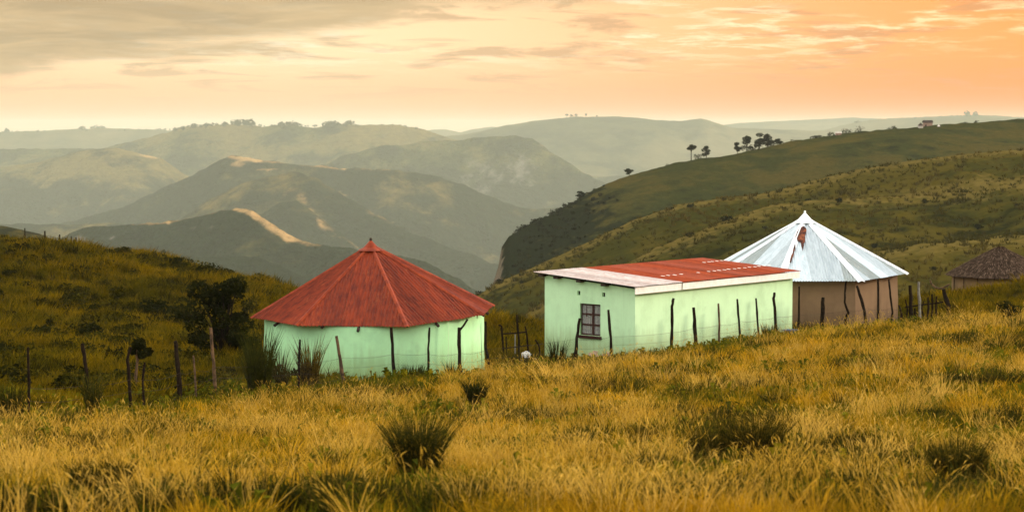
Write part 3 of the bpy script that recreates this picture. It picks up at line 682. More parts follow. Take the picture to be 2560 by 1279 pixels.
# rust where the sheets have burnt through below the cap: jagged plates lying on the facet facing the camera
rust = simple('rust', (.05, .014, .009), (.30, .085, .03), 4., .9, bump=.4, lo=.42, hi=.7)
fa, fb = np.array(ev2[7]), np.array(ev2[0]); ux = nrm(fb-fa); mid = (fa+fb)/2; vv = ap2-mid; vv = vv-(vv@ux)*ux; Hf = np.linalg.norm(vv); vx2 = vv/Hf; nx2 = np.cross(ux, vx2); nx2 = nx2 if nx2[2] > 0 else -nx2
def facet(px, py):
    a = (px-CX)/F; b_ = (CY-py)/F; d = np.array((a, cp+b_*sp_, -sp_+b_*cp)); o = np.array((0, 0, CZ))
    t = ((mid-o)@nx2)/(d@nx2); return o+d*t+nx2*.045
def plate(pts, nm):
    rr = random.Random(5); q = []
    for i in range(len(pts)):
        a, b_ = pts[i], pts[(i+1) % len(pts)]
        for k in range(3):
            f = k/3; q.append((a[0]+(b_[0]-a[0])*f+rr.uniform(-1, 1), a[1]+(b_[1]-a[1])*f+rr.uniform(-1.2, 1.2)))
    top = [facet(*p) for p in q]; n = len(q)
    mk(nm, top+[p-nx2*.02 for p in top], [tuple(range(n))]+[(i, (i+1) % n, n+(i+1) % n, n+i) for i in range(n)], rust, tr_)
plate([(2008, 566), (2014, 570), (2016, 580), (2013, 592), (2012, 606), (2009, 613), (2006, 630), (2004, 620), (2003, 608), (1994, 604), (1988, 595), (1993, 582), (1998, 572)], 'rust_patch')
plate([(1986, 612), (1989, 614), (1985, 634), (1978, 658), (1974, 658), (1981, 632)], 'rust_streak')
# ---- thatched hut at the right edge
HC = P(2500, 640, 110.); hb = CZ-9.2
th = empty('thatched_hut', (HC[0], HC[1], hb)); tag(th, 'low clay hut with a dark shaggy thatched roof', 'hut')
zeav = P(2400, 697, 107)[2]; zap = P(2500, 617, 110)[2]
round_wall(th, HC, 2.55, hb-1., lambda an: zeav+.12, 40, M['clay2'], 0, .01)
nr, na = 14, 56; vs = []; fs = []
for i in range(nr+1):
    f = i/nr; rad = .06+2.85*f; z = zap-(zap-zeav)*(f**1.12)
    for k in range(na):
        an = 2*math.pi*k/na; nz = .05*float(fbm(3*f+4, k*.35, 3, 4))
        vs.append((HC[0]+(rad+nz)*math.sin(an), HC[1]-(rad+nz)*math.cos(an), z+nz*1.5-(.05*(k % 3 == 0) if i == nr else 0)))
for i in range(nr):
    for k in range(na): fs.append((i*na+k, (i+1)*na+k, (i+1)*na+(k+1) % na, i*na+(k+1) % na))
k0 = len(vs)
for k in range(na):
    an = 2*math.pi*k/na; vs.append((HC[0]+2.62*math.sin(an), HC[1]-2.62*math.cos(an), zeav-.02))
for k in range(na): fs.append((nr*na+k, k0+k, k0+(k+1) % na, nr*na+(k+1) % na))
mk('thatch_roof', vs, fs, M['thatch'], th)
m = MB()
for i in range(2600):
    f = math.sqrt(random.random())*.98+.02; an = random.uniform(0, 2*math.pi); ln = random.uniform(.12, .35)
    def pt(ff, lift):
        rad = .06+2.85*ff; return np.array((HC[0]+rad*math.sin(an), HC[1]-rad*math.cos(an), zap-(zap-zeav)*(ff**1.12)+lift))
    a = pt(f, .05); c = pt(min(f+ln/3.2, 1.05), random.uniform(.02, .09)); tg = np.array((math.cos(an), math.sin(an), 0))*random.uniform(.012, .03)
    m.add([a-tg, a+tg, c+tg*.4], [(0, 1, 2)])
tag(m.build('straw', M['straw'], th), kind='stuff')
for an in np.linspace(-1.4, 1.4, 9):
    m = MB(); q = HC+np.array((2.66*math.sin(an), -2.66*math.cos(an), 0)); m.tube([(q[0], q[1], hb-.3), (q[0]+.02, q[1], zeav+.02)], .035, 6); m.build('wall_pole', M['palebark'], th)
# ------------------------------------------------------------------ fences
def stick(pts, rad, name, mt, parent, taper=.75, sink=.35):
    q = [np.array(p) for p in pts]; q0 = q[0].copy(); q0[2] -= sink; q = [q0]+q
    out = []; rs = []; L = len(q)-1
    for i in range(L):
        for k in range(3):
            f = k/3; p = q[i]+(q[i+1]-q[i])*f
            if i+k > 0: p = p+np.array((random.uniform(-.18, .18)*rad, random.uniform(-.4, .4)*rad, 0))
            out.append(p); rs.append(rad*(1-(1-taper)*(i+f)/L)*random.uniform(.85, 1.15))
    out.append(q[-1]); rs.append(rad*taper*.9)
    m = MB(); m.tube(out, rs, 7); return m.build(name, mt, parent)
posts = [  # photo pixels from the foot up, distance, radius in pixels, bark
 ([(72, 1037), (72, 960), (70, 868)], 50, 3.6, 'bark'), ([(226, 1030), (219, 960), (212, 900), (206, 858)], 52, 5, 'bark'),
 ([(327, 1000), (322, 930), (318, 900), (327, 868)], 54, 4, 'bark'), ([(360, 992), (357, 945), (362, 905)], 54.6, 3, 'bark'),
 ([(450, 992), (446, 930), (440, 870), (438, 853)], 57, 5.5, 'bark'), ([(490, 975), (487, 930), (483, 888)], 58, 2.6, 'palebark'), ([(540, 980), (535, 920), (531, 870), (527, 818)], 59, 4, 'palebark'),
 ([(747, 965), (748, 900), (750, 848)], 62, 3, 'bark'), ([(860, 952), (851, 900), (841, 839)], 64, 4.6, 'palebark'), ([(987, 940), (982, 880), (978, 818)], 65.8, 4.5, 'bark'), ([(1070, 937), (1072, 900), (1071, 870), (1074, 818)], 66.3, 3, 'bark'),
 ([(1151, 934), (1149, 880), (1148, 818)], 67.2, 5, 'bark'), ([(1222, 928), (1221, 900), (1215, 870), (1214, 803)], 69.6, 3.6, 'bark'), ([(1437, 898), (1442, 845), (1450, 795)], 71.5, 4.5, 'bark'), ([(1530, 892), (1527, 845), (1521, 774)], 72, 3.6, 'bark'),
 ([(1677, 876), (1681, 820), (1680, 765), (1684, 745)], 74, 3.8, 'bark'), ([(1740, 866), (1737, 815), (1734, 768)], 75, 4.6, 'bark'), ([(1797, 858), (1798, 810), (1796, 758)], 76.2, 2.8, 'palebark'), ([(1853, 850), (1847, 800), (1843, 747)], 77.3, 2.8, 'bark'),
 ([(1899, 844), (1894, 800), (1890, 745)], 78.2, 2.8, 'bark'), ([(1941, 836), (1938, 780), (1934, 745), (1936, 731)], 79, 3.8, 'bark'), ([(1996, 832), (1997, 790), (1998, 716)], 80.5, 2.8, 'bark'), ([(2054, 828), (2057, 780), (2058, 743)], 82, 5, 'bark'),
 ([(2117, 818), (2113, 796), (2121, 782), (2112, 755), (2113, 720), (2116, 702)], 82.5, 2.8, 'bark'), ([(2168, 814), (2161, 775), (2150, 738), (2142, 714)], 83, 3.6, 'bark'), ([(2195, 812), (2196, 760), (2195, 698)], 84, 3, 'bark'), ([(2224, 812), (2232, 780), (2226, 740), (2222, 698)], 84.5, 2.6, 'bark'), ([(2252, 810), (2254, 785), (2247, 762)], 86, 2.6, 'bark')]
def foot(px, py, D):
    q = P(px, py, D); g_ = float(ground_z(q[0], D)); return q, g_
fn = empty('wire_fence', P(1150, 932, 68)); tag(fn, 'long wire netting fence on crooked wooden posts in front of the huts', 'fence')
line = []
for pts, D, rp, mt in posts:
    q = [P(x, y, D) for x, y in pts]; g_ = float(ground_z(q[0][0], D))
    q[0] = np.array((q[0][0], q[0][1], min(q[0][2], g_))); rad = rp*1.2*D/F
    stick(q, rad, 'post', M[mt], fn)
    line.append((q[0][0], q[0][1], g_, q[-1][2]-g_, q[-1][0]))
m = MB(); m.tube([P(1149, 826, 67.2), P(1160, 812, 67.2), P(1169, 797, 67.2)], .035, 6); m.build('forked_branch', M['bark'], fn)
wires = [.35, .70, 1.02]
for wz in wires:
    m = MB()
    for a, b_ in zip(line[:-1], line[1:]):
        sag = random.uniform(.02, .09); seg_ = []
        for k in range(7):
            f = k/6; seg_.append((a[0]+(b_[0]-a[0])*f, a[1]+(b_[1]-a[1])*f-.05, a[2]+(b_[2]-a[2])*f+wz-sag*4*f*(1-f)))
        m.tube(seg_, .0042, 3, False)
    m.build('wire_strand', M['wire'], fn)
m = MB(); cell = .10
for a, b_ in zip(line[6:-1], line[7:]):        # diamond netting
    L = math.hypot(b_[0]-a[0], b_[1]-a[1]); nn = int(L/cell)
    if nn < 2: continue
    Hn = 1.0; A_ = np.array(a[:3]); Bv = np.array(b_[:3])-A_; t_ = nrm(Bv); rows = int(Hn/cell)
    for k in range(-rows, nn):
        for sgn in (1, -1):
            s0, z0, s1, z1 = k*cell, 0, (k+rows)*cell, rows*cell
            if sgn < 0: z0, z1 = z1, z0
            if s0 < 0: z0 += (z1-z0)*(-s0/(s1-s0)); s0 = 0
            if s1 > L: z1 = z0+(z1-z0)*((L-s0)/(s1-s0)); s1 = L
            if s1-s0 < .02: continue
            p0 = A_+t_*s0+UP*z0; p1 = A_+t_*s1+UP*z1; p0 = p0+(0, -.03, 0); p1 = p1+(0, -.03, 0)
            hw = np.array((0, 0, .0019)); th_ = np.array((0, .003, 0))
            m.add([p0-hw, p1-hw, p1+hw, p0+hw, p0+th_, p1+th_], [(0, 1, 2, 3), (3, 2, 5, 4), (4, 5, 1, 0)])
tag(m.build('netting', M['wire'], fn), kind='stuff')
def fence_thing(name, label, cat, plist, D, rails=()):
    o = empty(name, P(plist[0][0][0][0], plist[0][0][0][1], D)); tag(o, label, cat)
    for pts, dd, rp, mt in plist:
        q = [P(x, y, D+dd) for x, y in pts]; g_ = float(ground_z(q[0][0], D+dd)); q[0] = np.array((q[0][0], q[0][1], min(g_, q[0][2])))
        stick(q, rp*(D+dd)/F, 'post', M[mt], o)
    for pts, dd, rp, mt in rails: 
        m = MB(); m.tube([P(x, y, D+dd) for x, y in pts], rp*(D+dd)/F, 6); m.build('rail', M[mt], o)
    return o
fence_thing('stick_fence', 'kraal fence of dark stakes beside the tan hut, one stake pale grey', 'fence',
    [([(2279, 806), (2277, 760), (2275, 713)], 0, 6, 'bark'), ([(2290, 800), (2287, 770)], 2, 3, 'bark'), ([(2301, 802), (2298, 750), (2297, 705)], 1, 4.5, 'greywood'), ([(2317, 802), (2321, 770), (2320, 742)], 2, 3, 'bark'),
     ([(2328, 800), (2331, 770), (2330, 735)], 3, 3, 'bark'), ([(2343, 800), (2340, 780), (2341, 740)], 3, 3, 'bark'), ([(2376, 800), (2369, 765), (2359, 722)], 2, 7, 'bark'), ([(2311, 799), (2305, 770), (2309, 752)], 4, 2, 'bark'), ([(2265, 803), (2268, 772), (2264, 748)], 3, 2.4, 'bark')], 88,
    [([(2325, 700), (2329, 710), (2338, 718), (2350, 721), (2362, 717), (2374, 710)], 2.5, 2.4, 'palebark'), ([(2262, 768), (2300, 762), (2345, 757), (2366, 752)], 3.2, 2, 'bark')])
fence_thing('gate_frame', 'rough pole gate in the gap between the two green buildings', 'gate',
    [([(1261, 902), (1257, 850), (1254, 815), (1247, 811)], 0, 3, 'bark'), ([(1268, 892), (1265, 840)], 1, 2, 'bark'), ([(1299, 914), (1297, 850), (1292, 786)], -1, 3.2, 'bark'), ([(1324, 880), (1318, 840), (1313, 815)], 1, 3, 'bark'),
     ([(1356, 890), (1348, 865), (1338, 848)], -.5, 2.6, 'bark'), ([(1288, 895), (1288, 835)], .5, 2.2, 'greywood')], 75.5,
    [([(1258, 834), (1290, 832), (1318, 829)], 0, 1.8, 'bark'), ([(1260, 870), (1297, 866), (1324, 862)], 0, 1.2, 'bark')])
hp = [([(62, 598), (62, 570)], 0, 2.2, 'bark'), ([(113, 608), (112, 577)], 0, 3, 'bark'), ([(150, 616), (149, 586)], 0, 2.6, 'bark'), ([(167, 618), (164, 594)], 0, 2.6, 'bark'), ([(179, 616), (178, 590)], 0, 1.8, 'bark'), ([(186, 617), (184, 598)], 0, 1.6, 'bark'), ([(192, 619), (190, 593)], 0, 2.4, 'bark')]
fence_thing('post_fence', 'short row of old fence posts on the crest of the left slope', 'fence', hp, 139, [([(62, 582), (112, 588), (149, 596), (190, 604)], 0, .35, 'wire')])
fence_thing('post_fence', 'few leaning posts below the crest of the left slope', 'fence', [([(130, 656), (131, 622)], 4, 2.2, 'bark'), ([(140, 650), (141, 620)], 4, 1.6, 'bark'), ([(5, 694), (4, 660)], -6, 2.6, 'bark'), ([(33, 684), (31, 650)], -4, 2, 'bark')], 126)
# ------------------------------------------------------------------ small things
def rock(px, py, wpx, label, mt, D=None):
    q = hit(px, py); s = wpx*q[1]/F/2; m = MB(); rr = random.Random(px)
    vs = []; fs = []; nA, nB = 9, 5
    for i in range(nB+1):
        for k in range(nA):
            ph = math.pi*i/nB; an = 2*math.pi*k/nA; r_ = s*rr.uniform(.8, 1.1)
            vs.append((q[0]+r_*math.sin(ph)*math.cos(an), q[1]+r_*math.sin(ph)*math.sin(an), q[2]+.18+s*.7*math.cos(ph)))
    for i in range(nB):
        for k in range(nA): fs.append((i*nA+k, i*nA+(k+1) % nA, (i+1)*nA+(k+1) % nA, (i+1)*nA+k))
    return tag(mk('stone', vs, fs, mt, None), label, 'stone')
rock(1343, 912, 11, 'small white stone lying near the pole gate', M['stone'])
rock(1287, 958, 10, 'small pale stone in the grass below the gate', M['stone'])
q = P(1316, 894, 73.5); bx = empty('white_canister', (q[0], q[1], q[2])); tag(bx, 'small white plastic canister lying on planks by the pole gate', 'canister')
m = MB(); a = np.array((.30, .06, 0)); 
m.box(q-a*.5, a, (-.03, .15, 0), (0, 0, .17)); m.box(q-a*.42+(0, 0.01, .17), a*.84, (-.02, .13, 0), (0, 0, .025)); m.build('body', M['white'], bx)
m = MB(); m.tube([q+a*.5+(0, .07, .12), q+a*.62+(0, .07, .12)], .025, 8); m.build('cap', M['greywood'], bx)
m = MB(); m.tube([q+(-.06, .07, .195), q+(-.05, .07, .235), q+(.05, .07, .235), q+(.06, .07, .195)], .011, 6); m.build('handle', M['white'], bx)
for k, (x0, x1, yy) in enumerate(((1303, 1356, 902), (1306, 1350, 909))):
    a = P(x0, yy, 73.4-k*.3); b_ = P(x1, yy-6, 74.2-k*.3); m = MB(); m.box(a, b_-a, (0, .16, 0), (0, 0, .05)); pk = m.build('plank', M['greywood'])
    tag(pk, ('upper' if k == 0 else 'lower')+' grey weathered plank lying by the pole gate', 'plank', 'planks by the gate')
q = P(1978, 836, 80.0); tb_ = empty('tub', q); tag(tb_, 'shallow blue plastic tub at the far corner of the shed', 'tub')
m = MB(); n = 20; rings = [(.22, 0), (.29, .17), (.32, .18), (.32, .20), (.275, .19), (.21, .03)]
m.add([(q[0]+r_*math.cos(2*math.pi*k/n), q[1]+r_*math.sin(2*math.pi*k/n), q[2]+z) for r_, z in rings for k in range(n)],
      [(i*n+k, i*n+(k+1) % n, (i+1)*n+(k+1) % n, (i+1)*n+k) for i in range(5) for k in range(n)]+[tuple(range(n))[::-1], tuple(range(5*n, 6*n))])
m.build('bowl', M['blue'], tb_)
for sx_ in (-1, 1):
    m = MB(); m.tube([q+(sx_*.31, -.07, .17), q+(sx_*.38, -.05, .18), q+(sx_*.38, .05, .18), q+(sx_*.31, .07, .17)], .014, 6); m.build('handle', M['blue'], tb_)
# ------------------------------------------------------------------ plants
def blades(n, h, spread, base_r, width, lean=.0, hv=.35, seed=0, segs=3, leandir=0.):
    r_ = np.random.default_rng(seed); vs = []; fs = []
    for i in range(n):
        an = r_.uniform(0, 2*np.pi); rb = base_r*math.sqrt(r_.uniform()); hh = h*(1+r_.uniform(-hv, hv)); out = spread*r_.uniform(.15, 1)*hh
        an2 = an+r_.uniform(-.7, .7); b0 = np.array((rb*math.cos(an), rb*math.sin(an), -.03))
        d = np.array((math.cos(an2)*out+lean*hh*math.cos(leandir), math.sin(an2)*out+lean*hh*math.sin(leandir), 0))
        pa = r_.uniform(0, 2*np.pi); wv = np.array((math.cos(pa), math.sin(pa), 0))*width*r_.uniform(.6, 1.3)*.5
        k = len(vs)
        for s in range(segs):
            f = s/segs; c = b0+d*(f**1.7)+np.array((0, 0, hh*(f-.16*f*f)))
            wf = 1-.55*f; vs += [c-wv*wf, c+wv*wf]
        vs.append(b0+d+np.array((0, 0, hh*.84)))
        for s in range(segs-1): fs.append((k+2*s, k+2*s+1, k+2*s+3, k+2*s+2))
        fs.append((k+2*segs-2, k+2*segs-1, k+2*segs))
    return vs, fs
def template(name, vf, mt):
    me = bpy.data.meshes.new(name); me.from_pydata([tuple(map(float, v)) for v in vf[0]], [], vf[1]); me.materials.append(mt)
    return bpy.data.objects.new(name, me)
def scatter(name, pts, rot, scl, idx, temps, label, cat):
    coll = bpy.data.collections.new(name+'_kinds')
    for t_ in temps: coll.objects.link(t_)
    me = bpy.data.meshes.new(name); me.vertices.add(len(pts)); me.vertices.foreach_set('co', np.asarray(pts, np.float32).ravel())
    for nm, ty, v in (('rot', 'FLOAT_VECTOR', rot), ('scl', 'FLOAT', scl), ('idx', 'INT', idx)):
        a = me.attributes.new(nm, ty, 'POINT'); a.data.foreach_set('vector' if ty == 'FLOAT_VECTOR' else 'value', np.asarray(v, np.int32 if ty == 'INT' else np.float32).ravel())
    o = bpy.data.objects.new(name, me); sc.collection.objects.link(o)
    ng = bpy.data.node_groups.new(name+'_nodes', 'GeometryNodeTree')
    ng.interface.new_socket('Geometry', in_out='INPUT', socket_type='NodeSocketGeometry'); ng.interface.new_socket('Geometry', in_out='OUTPUT', socket_type='NodeSocketGeometry')
    N_ = ng.nodes; gi = N_.new('NodeGroupInput'); go = N_.new('NodeGroupOutput'); ip = N_.new('GeometryNodeInstanceOnPoints')
    ci = N_.new('GeometryNodeCollectionInfo'); ci.inputs[0].default_value = coll; ci.inputs['Separate Children'].default_value = True
    def at(nm, ty):
        a = N_.new('GeometryNodeInputNamedAttribute'); a.data_type = ty; a.inputs[0].default_value = nm; return a.outputs[0]
    lk = ng.links.new
    lk(gi.outputs[0], ip.inputs['Points']); lk(ci.outputs[0], ip.inputs['Instance']); ip.inputs['Pick Instance'].default_value = True
    lk(at('idx', 'INT'), ip.inputs['Instance Index']); lk(at('rot', 'FLOAT_VECTOR'), ip.inputs['Rotation']); lk(at('scl', 'FLOAT'), ip.inputs['Scale'])
    lk(ip.outputs[0], go.inputs[0])
    md = o.modifiers.new('scatter', 'NODES'); md.node_group = ng
    return tag(o, label, cat, kind='stuff')
def inside_building(x, y):
    a = (x-RC[0])**2+(y-RC[1])**2 < 3.95**2; b_ = (x-TC[0])**2+(y-TC[1])**2 < 4.25**2; c = (x-HC[0])**2+(y-HC[1])**2 < 2.7**2
    l = (x-C0[0])*Ld[0]+(y-C0[1])*Ld[1]; ww = (x-C0[0])*Wd[0]+(y-C0[1])*Wd[1]
    return a | b_ | c | ((l > -.08) & (l < LL+.08) & (ww > -.08) & (ww < WW+.08))
def fence_y(x): # distance of the fence line at x
    q = np.array([(P(*f)[0], f[2]) for f in FENCE]); return np.interp(x, q[:, 0], q[:, 1])
def field(n, d0, d1, dpow, pxr=(-330, 2890), seed=0):
    r_ = np.random.default_rng(seed)
    d = (d0**dpow+(d1**dpow-d0**dpow)*r_.uniform(size=n))**(1/dpow)
    x = (r_.uniform(pxr[0], pxr[1], n)-CX)/F*d
    return x, d
def rots(n, seed, tilt=.12, bias=-.05):
    r_ = np.random.default_rng(seed); return np.c_[r_.normal(0, tilt, n), r_.normal(bias, tilt, n), r_.uniform(0, 2*np.pi, n)]
TUSS = [
    (1045, 1205, 120, 150, 'upright dark green tussock alone in the centre of the meadow'), (1880, 1165, 170, 120, 'largest dark tussock, broad and shaggy, right of the meadow centre'), (1780, 1170, 130, 95, 'low dark tussock against the left side of the largest one'),
    (2395, 1225, 130, 120, 'dark green tussock near the lower right corner'), (2130, 1128, 130, 60, 'low brown tussock between the largest one and the right edge'), (255, 1262, 150, 110, 'brown spreading tussock near the lower left corner'),
    (850, 1255, 120, 80, 'dark clump at the bottom edge left of the central tussock'), (1610, 1120, 60, 66, 'small dark tuft right of the meadow centre'), (1190, 1010, 34, 66, 'slim green rush tuft below the gap between the huts'),
    (2330, 1045, 80, 40, 'low dark tuft in the right meadow near the frame edge'), (2480, 1050, 70, 36, 'low dark tuft farthest right in the meadow'), (215, 1145, 90, 70, 'brown tuft above the lower left tussock'), (1270, 1140, 80, 40, 'low dark tuft just right of the central tussock')]
TQ = [(hit(t_[0], t_[1]+22), t_[2]) for t_ in TUSS]+[(P(px, 960, D_), 60) for px, D_ in ((650, 60.5), (700, 62), (775, 62.9), (232, 51.6))]
def clear_of(x, d, seed):
    k = np.ones(len(x), bool); u = np.random.default_rng(seed).uniform(size=len(x))
    for q, wp in TQ:
        r_ = wp*q[1]/F*.5; k &= ~((np.abs(x-q[0]) < r_*1.1+.1) & (d > q[1]-2.4-r_) & (d < q[1]+.3) & (u < .92))
    return k
def seeded(seed):
    vs, fs = blades(11, .62, .75, .12, .013, .16, .35, seed=seed); vs = list(vs); r_ = np.random.default_rng(seed)
    for k in range(11):
        tip = vs[k*7+6]; pre = (vs[k*7+4]+vs[k*7+5])/2; t_ = tip-pre; t_ = t_/(np.linalg.norm(t_)+1e-6); L_ = r_.uniform(.08, .16); an = r_.uniform(0, 6.28); s_ = np.array((math.cos(an), math.sin(an), 0))*.008
        j = len(vs); vs += [tip-t_*.02, tip+t_*L_*.4-s_, tip+t_*L_-np.array((0, 0, .03)), tip+t_*L_*.4+s_]; fs.append((j, j+1, j+2, j+3))
    return vs, fs
def front_low(x, d):
    f = np.ones(len(x))
    for q, wp in TQ:
        r_ = wp*q[1]/F*.5; f = np.where((np.abs(x-q[0]) < r_*1.2+.15) & (d > q[1]-5.-r_) & (d < q[1]), np.minimum(f, .45), f)
    return f
# templates
tg = [template('grass_clump', blades(30 if i < 4 else 22, .38, .90, .16, .016 if i < 4 else .032, .05, seed=i), M['grass_gold']) for i in range(8)]
tp = [template('grass_clump', seeded(10+i), M['grass_pale']) for i in range(4)]
tn = [template('grass_clump', blades(26, .36, .75, .18, .028, 0, seed=20+i), M['grass_green']) for i in range(4)]
thl = [template('grass_clump', blades(30, .50, .75, .32, .035, 0, seed=30+i), M['grass_hill']) for i in range(5)]
# meadow in front of the fence
x, d = field(72000, 21, 93, 1.15, seed=1)
fy = fence_y(x); dens = fbm(x*.22, d*.22, 3, 6); dens2 = fbm(x*.6, d*.6, 3, 16)
r_ = np.random.default_rng(2); keep = (~inside_building(x, d)) & (d < fy+7) & (r_.uniform(size=len(x)) < .52+1.1*dens+1.1*dens2)
keep &= clear_of(x, d, 91); x, d = x[keep], d[keep]; near_f = np.clip((d-fence_y(x)+2)/2, 0, 1)
s = (.80+.55*np.clip(fbm(x*.35, d*.35, 3, 9), -.6, .8)+.35*np.clip(fbm(x*1.1, d*1.1, 2, 29), -.6, .8))*r_.uniform(.7, 1.25, len(x))*(1-.30*near_f)*np.clip(.62+(fence_y(x)-d)*.06, .55, 1)*front_low(x, d)
scatter('meadow_grass', np.c_[x, d, ground_z(x, d)], rots(len(x), 3, .38, -.12), s, r_.integers(0, 4, len(x))+4*(d > 46), tg, 'golden dry grass covering the meadow', 'grass')
x, d = field(24000, 21, 88, 1.1, seed=4); pp = fbm(x*.30, d*.22, 3, 12)+.35*fbm(x*1.3, d*1.0, 2, 13)
keep = (~inside_building(x, d)) & (d < fence_y(x)-4) & (pp > .26+np.random.default_rng(6).uniform(-.3, .3, len(x))) & clear_of(x, d, 92); x, d = x[keep], d[keep]
scatter('seeding_grass', np.c_[x, d, ground_z(x, d)], rots(len(x), 7, .16, -.12), .75+.5*np.random.default_rng(8).uniform(size=len(x)), np.random.default_rng(9).integers(0, 4, len(x)), tp, 'pale seeding grass stems standing over the meadow', 'grass')
x, d = field(30000, 22, 94, 1.2, seed=14); pp = fbm(x*.20, d*.30, 3, 18)+.4*fbm(x*.9, d*.9, 2, 19)+.55*np.clip((d-fence_y(x)+6)/5, 0, 1)
keep = (~inside_building(x, d)) & (d < fence_y(x)+8) & (pp > .06+np.random.default_rng(16).uniform(-.25, .25, len(x))); x, d = x[keep], d[keep]
scatter('green_grass', np.c_[x, d, ground_z(x, d)], rots(len(x), 17), .7+.6*np.random.default_rng(18).uniform(size=len(x)), np.random.default_rng(19).integers(0, 4, len(x)), tn, 'low green grass growing between the golden tufts', 'grass')
x, d = field(11000, 22, 84, 1.1, seed=54); pp = fbm(x*.16, d*.20, 3, 48)+.5*fbm(x*.8, d*.8, 2, 49)
keep = (~inside_building(x, d)) & (d < fence_y(x)) & (pp > .20+np.random.default_rng(56).uniform(-.2, .2, len(x))); x, d = x[keep], d[keep]
scatter('dark_tufts', np.c_[x, d, ground_z(x, d)], rots(len(x), 57, .15), np.random.default_rng(58).uniform(.5, 1.25, len(x)), np.random.default_rng(59).integers(0, 4, len(x)), [template('dark_tuft', blades(60, .48, .6, .20, .024, 0, seed=90+i), M['rush']) for i in range(4)], 'dark tufts dotted through the meadow grass', 'grass')
x, d = field(420, 23, 70, 1.0, seed=154); pp = fbm(x*.20, d*.24, 3, 148)
keep = (d < fence_y(x)-3) & (pp > .12+np.random.default_rng(156).uniform(-.15, .15, len(x))) & clear_of(x, d, 157); x, d = x[keep], d[keep]
scatter('arching_grass', np.c_[x, d, ground_z(x, d)], rots(len(x), 158, .15, -.15), np.random.default_rng(159).uniform(.6, 1.25, len(x)), np.random.default_rng(160).integers(0, 4, len(x)), [template('arching_tuft', blades(70, .66, 1.1, .16, .014, .12, .3, seed=190+i, segs=4, leandir=2.6), M['grass_pale']) for i in range(4)], 'arching pale grass tufts standing out of the meadow', 'grass')
# leafy weeds, thickest along the fence
def weed(i):
    m = MB(); r_ = np.random.default_rng(900+i)
    for k in range(9):
        an = r_.uniform(0, 6.28); L_ = r_.uniform(.12, .34); z = r_.uniform(.05, .42); c = np.array((math.cos(an), math.sin(an), 0)); s_ = np.array((-c[1], c[0], 0))*r_.uniform(.03, .07)
        p0 = c*.02+(0, 0, z*.6); p1 = c*L_*.55+(0, 0, z+.05); p2 = c*L_+(0, 0, z-.02); m.add([p0, p1-s_, p2, p1+s_], [(0, 1, 2, 3)])
    return template('weed', (m.v, m.f), M['weed'])
M['weed'] = leaf_mat('weed_leaf', (.105, .105, .006), (.048, .056, .005), (.19, .15, .007), .5, .35)
x, d = field(15000, 23, 90, 1.2, seed=64); pp = .5*fbm(x*.25, d*.25, 3, 68)+.6*fbm(x*1.2, d*1.2, 2, 69)+.55*np.clip((d-fence_y(x)+5)/4, 0, 1)
keep = (~inside_building(x, d)) & (d < fence_y(x)+6) & (pp > .32+np.random.default_rng(66).uniform(-.3, .3, len(x))); x, d = x[keep], d[keep]
scatter('weeds', np.c_[x, d, ground_z(x, d)], rots(len(x), 67, .2), np.random.default_rng(68).uniform(.6, 1.3, len(x)), np.random.default_rng(69).integers(0, 5, len(x)), [weed(i) for i in range(5)], 'leafy green weeds between the grass, thickest by the fence', 'weeds')
# slope beyond the fence
x, d = field(53000, 48, 152, 1.0, seed=24)
keep = (~inside_building(x, d)) & (d > fence_y(x)+2); x, d = x[keep], d[keep]
s = (.55+.004*d)*(1+.9*np.clip(fbm(x*.22, d*.16, 3, 22), -.5, .9))*np.random.default_rng(23).uniform(.6, 1.35, len(x))
scatter('slope_grass', np.c_[x, d, ground_z(x, d)], rots(len(x), 25), s, np.random.default_rng(26).integers(0, 5, len(x)), thl, 'rough brown and green grass on the slope beyond the fence', 'grass')
# low scrub on the slope beyond the fence
def leaf_cloud(m, c, rx, ry, rz, n, size, r_):
    for i in range(n):
        u = r_.normal(size=3); u /= np.linalg.norm(u); rad = r_.uniform(.35, 1)**.45
        p = np.array(c)+u*rad*np.array((rx, ry, rz))
        a = r_.normal(size=3); a /= np.linalg.norm(a); b_ = np.cross(a, r_.normal(size=3)); b_ /= np.linalg.norm(b_)
        s = size*r_.uniform(.5, 1.3); m.add([p-a*s-b_*s*.4, p+a*s*.2-b_*s*.6, p+a*s+b_*s*.2, p-a*s*.1+b_*s*.6], [(0, 1, 2, 3)])
M['scrub'] = leaf_mat('scrub_leaf', (.030, .029, .004), (.013, .014, .003), (.075, .060, .006), .8, .25)
def scrub_temp(i, mt, n, size, flat=.55):
    m = MB(); r_ = np.random.default_rng(700+i)
    for k in range(3): leaf_cloud(m, (r_.uniform(-.3, .3), r_.uniform(-.3, .3), r_.uniform(.2, .5)*flat*1.6), .42, .42, .42*flat, n//3, size, r_)
    return template('scrub', (m.v, m.f), mt)
x, d = field(3100, 58, 146, 1.0, (-330, 800), seed=34); pp = fbm(x*.16, d*.11, 3, 31)
keep = (~inside_building(x, d)) & (d > fence_y(x)+4) & (pp > .02+np.random.default_rng(36).uniform(-.35, .35, len(x))); x, d = x[keep], d[keep]
r_ = np.random.default_rng(37)
scatter('slope_scrub', np.c_[x, d, ground_z(x, d)], np.c_[np.zeros((len(x), 2)), r_.uniform(0, 6.28, len(x))], r_.uniform(.30, 1.1, len(x))**1.3, r_.integers(0, 4, len(x)), [scrub_temp(i, M['scrub'], 110, .075) for i in range(4)], 'low dark scrub dotted over the left slope', 'scrub')
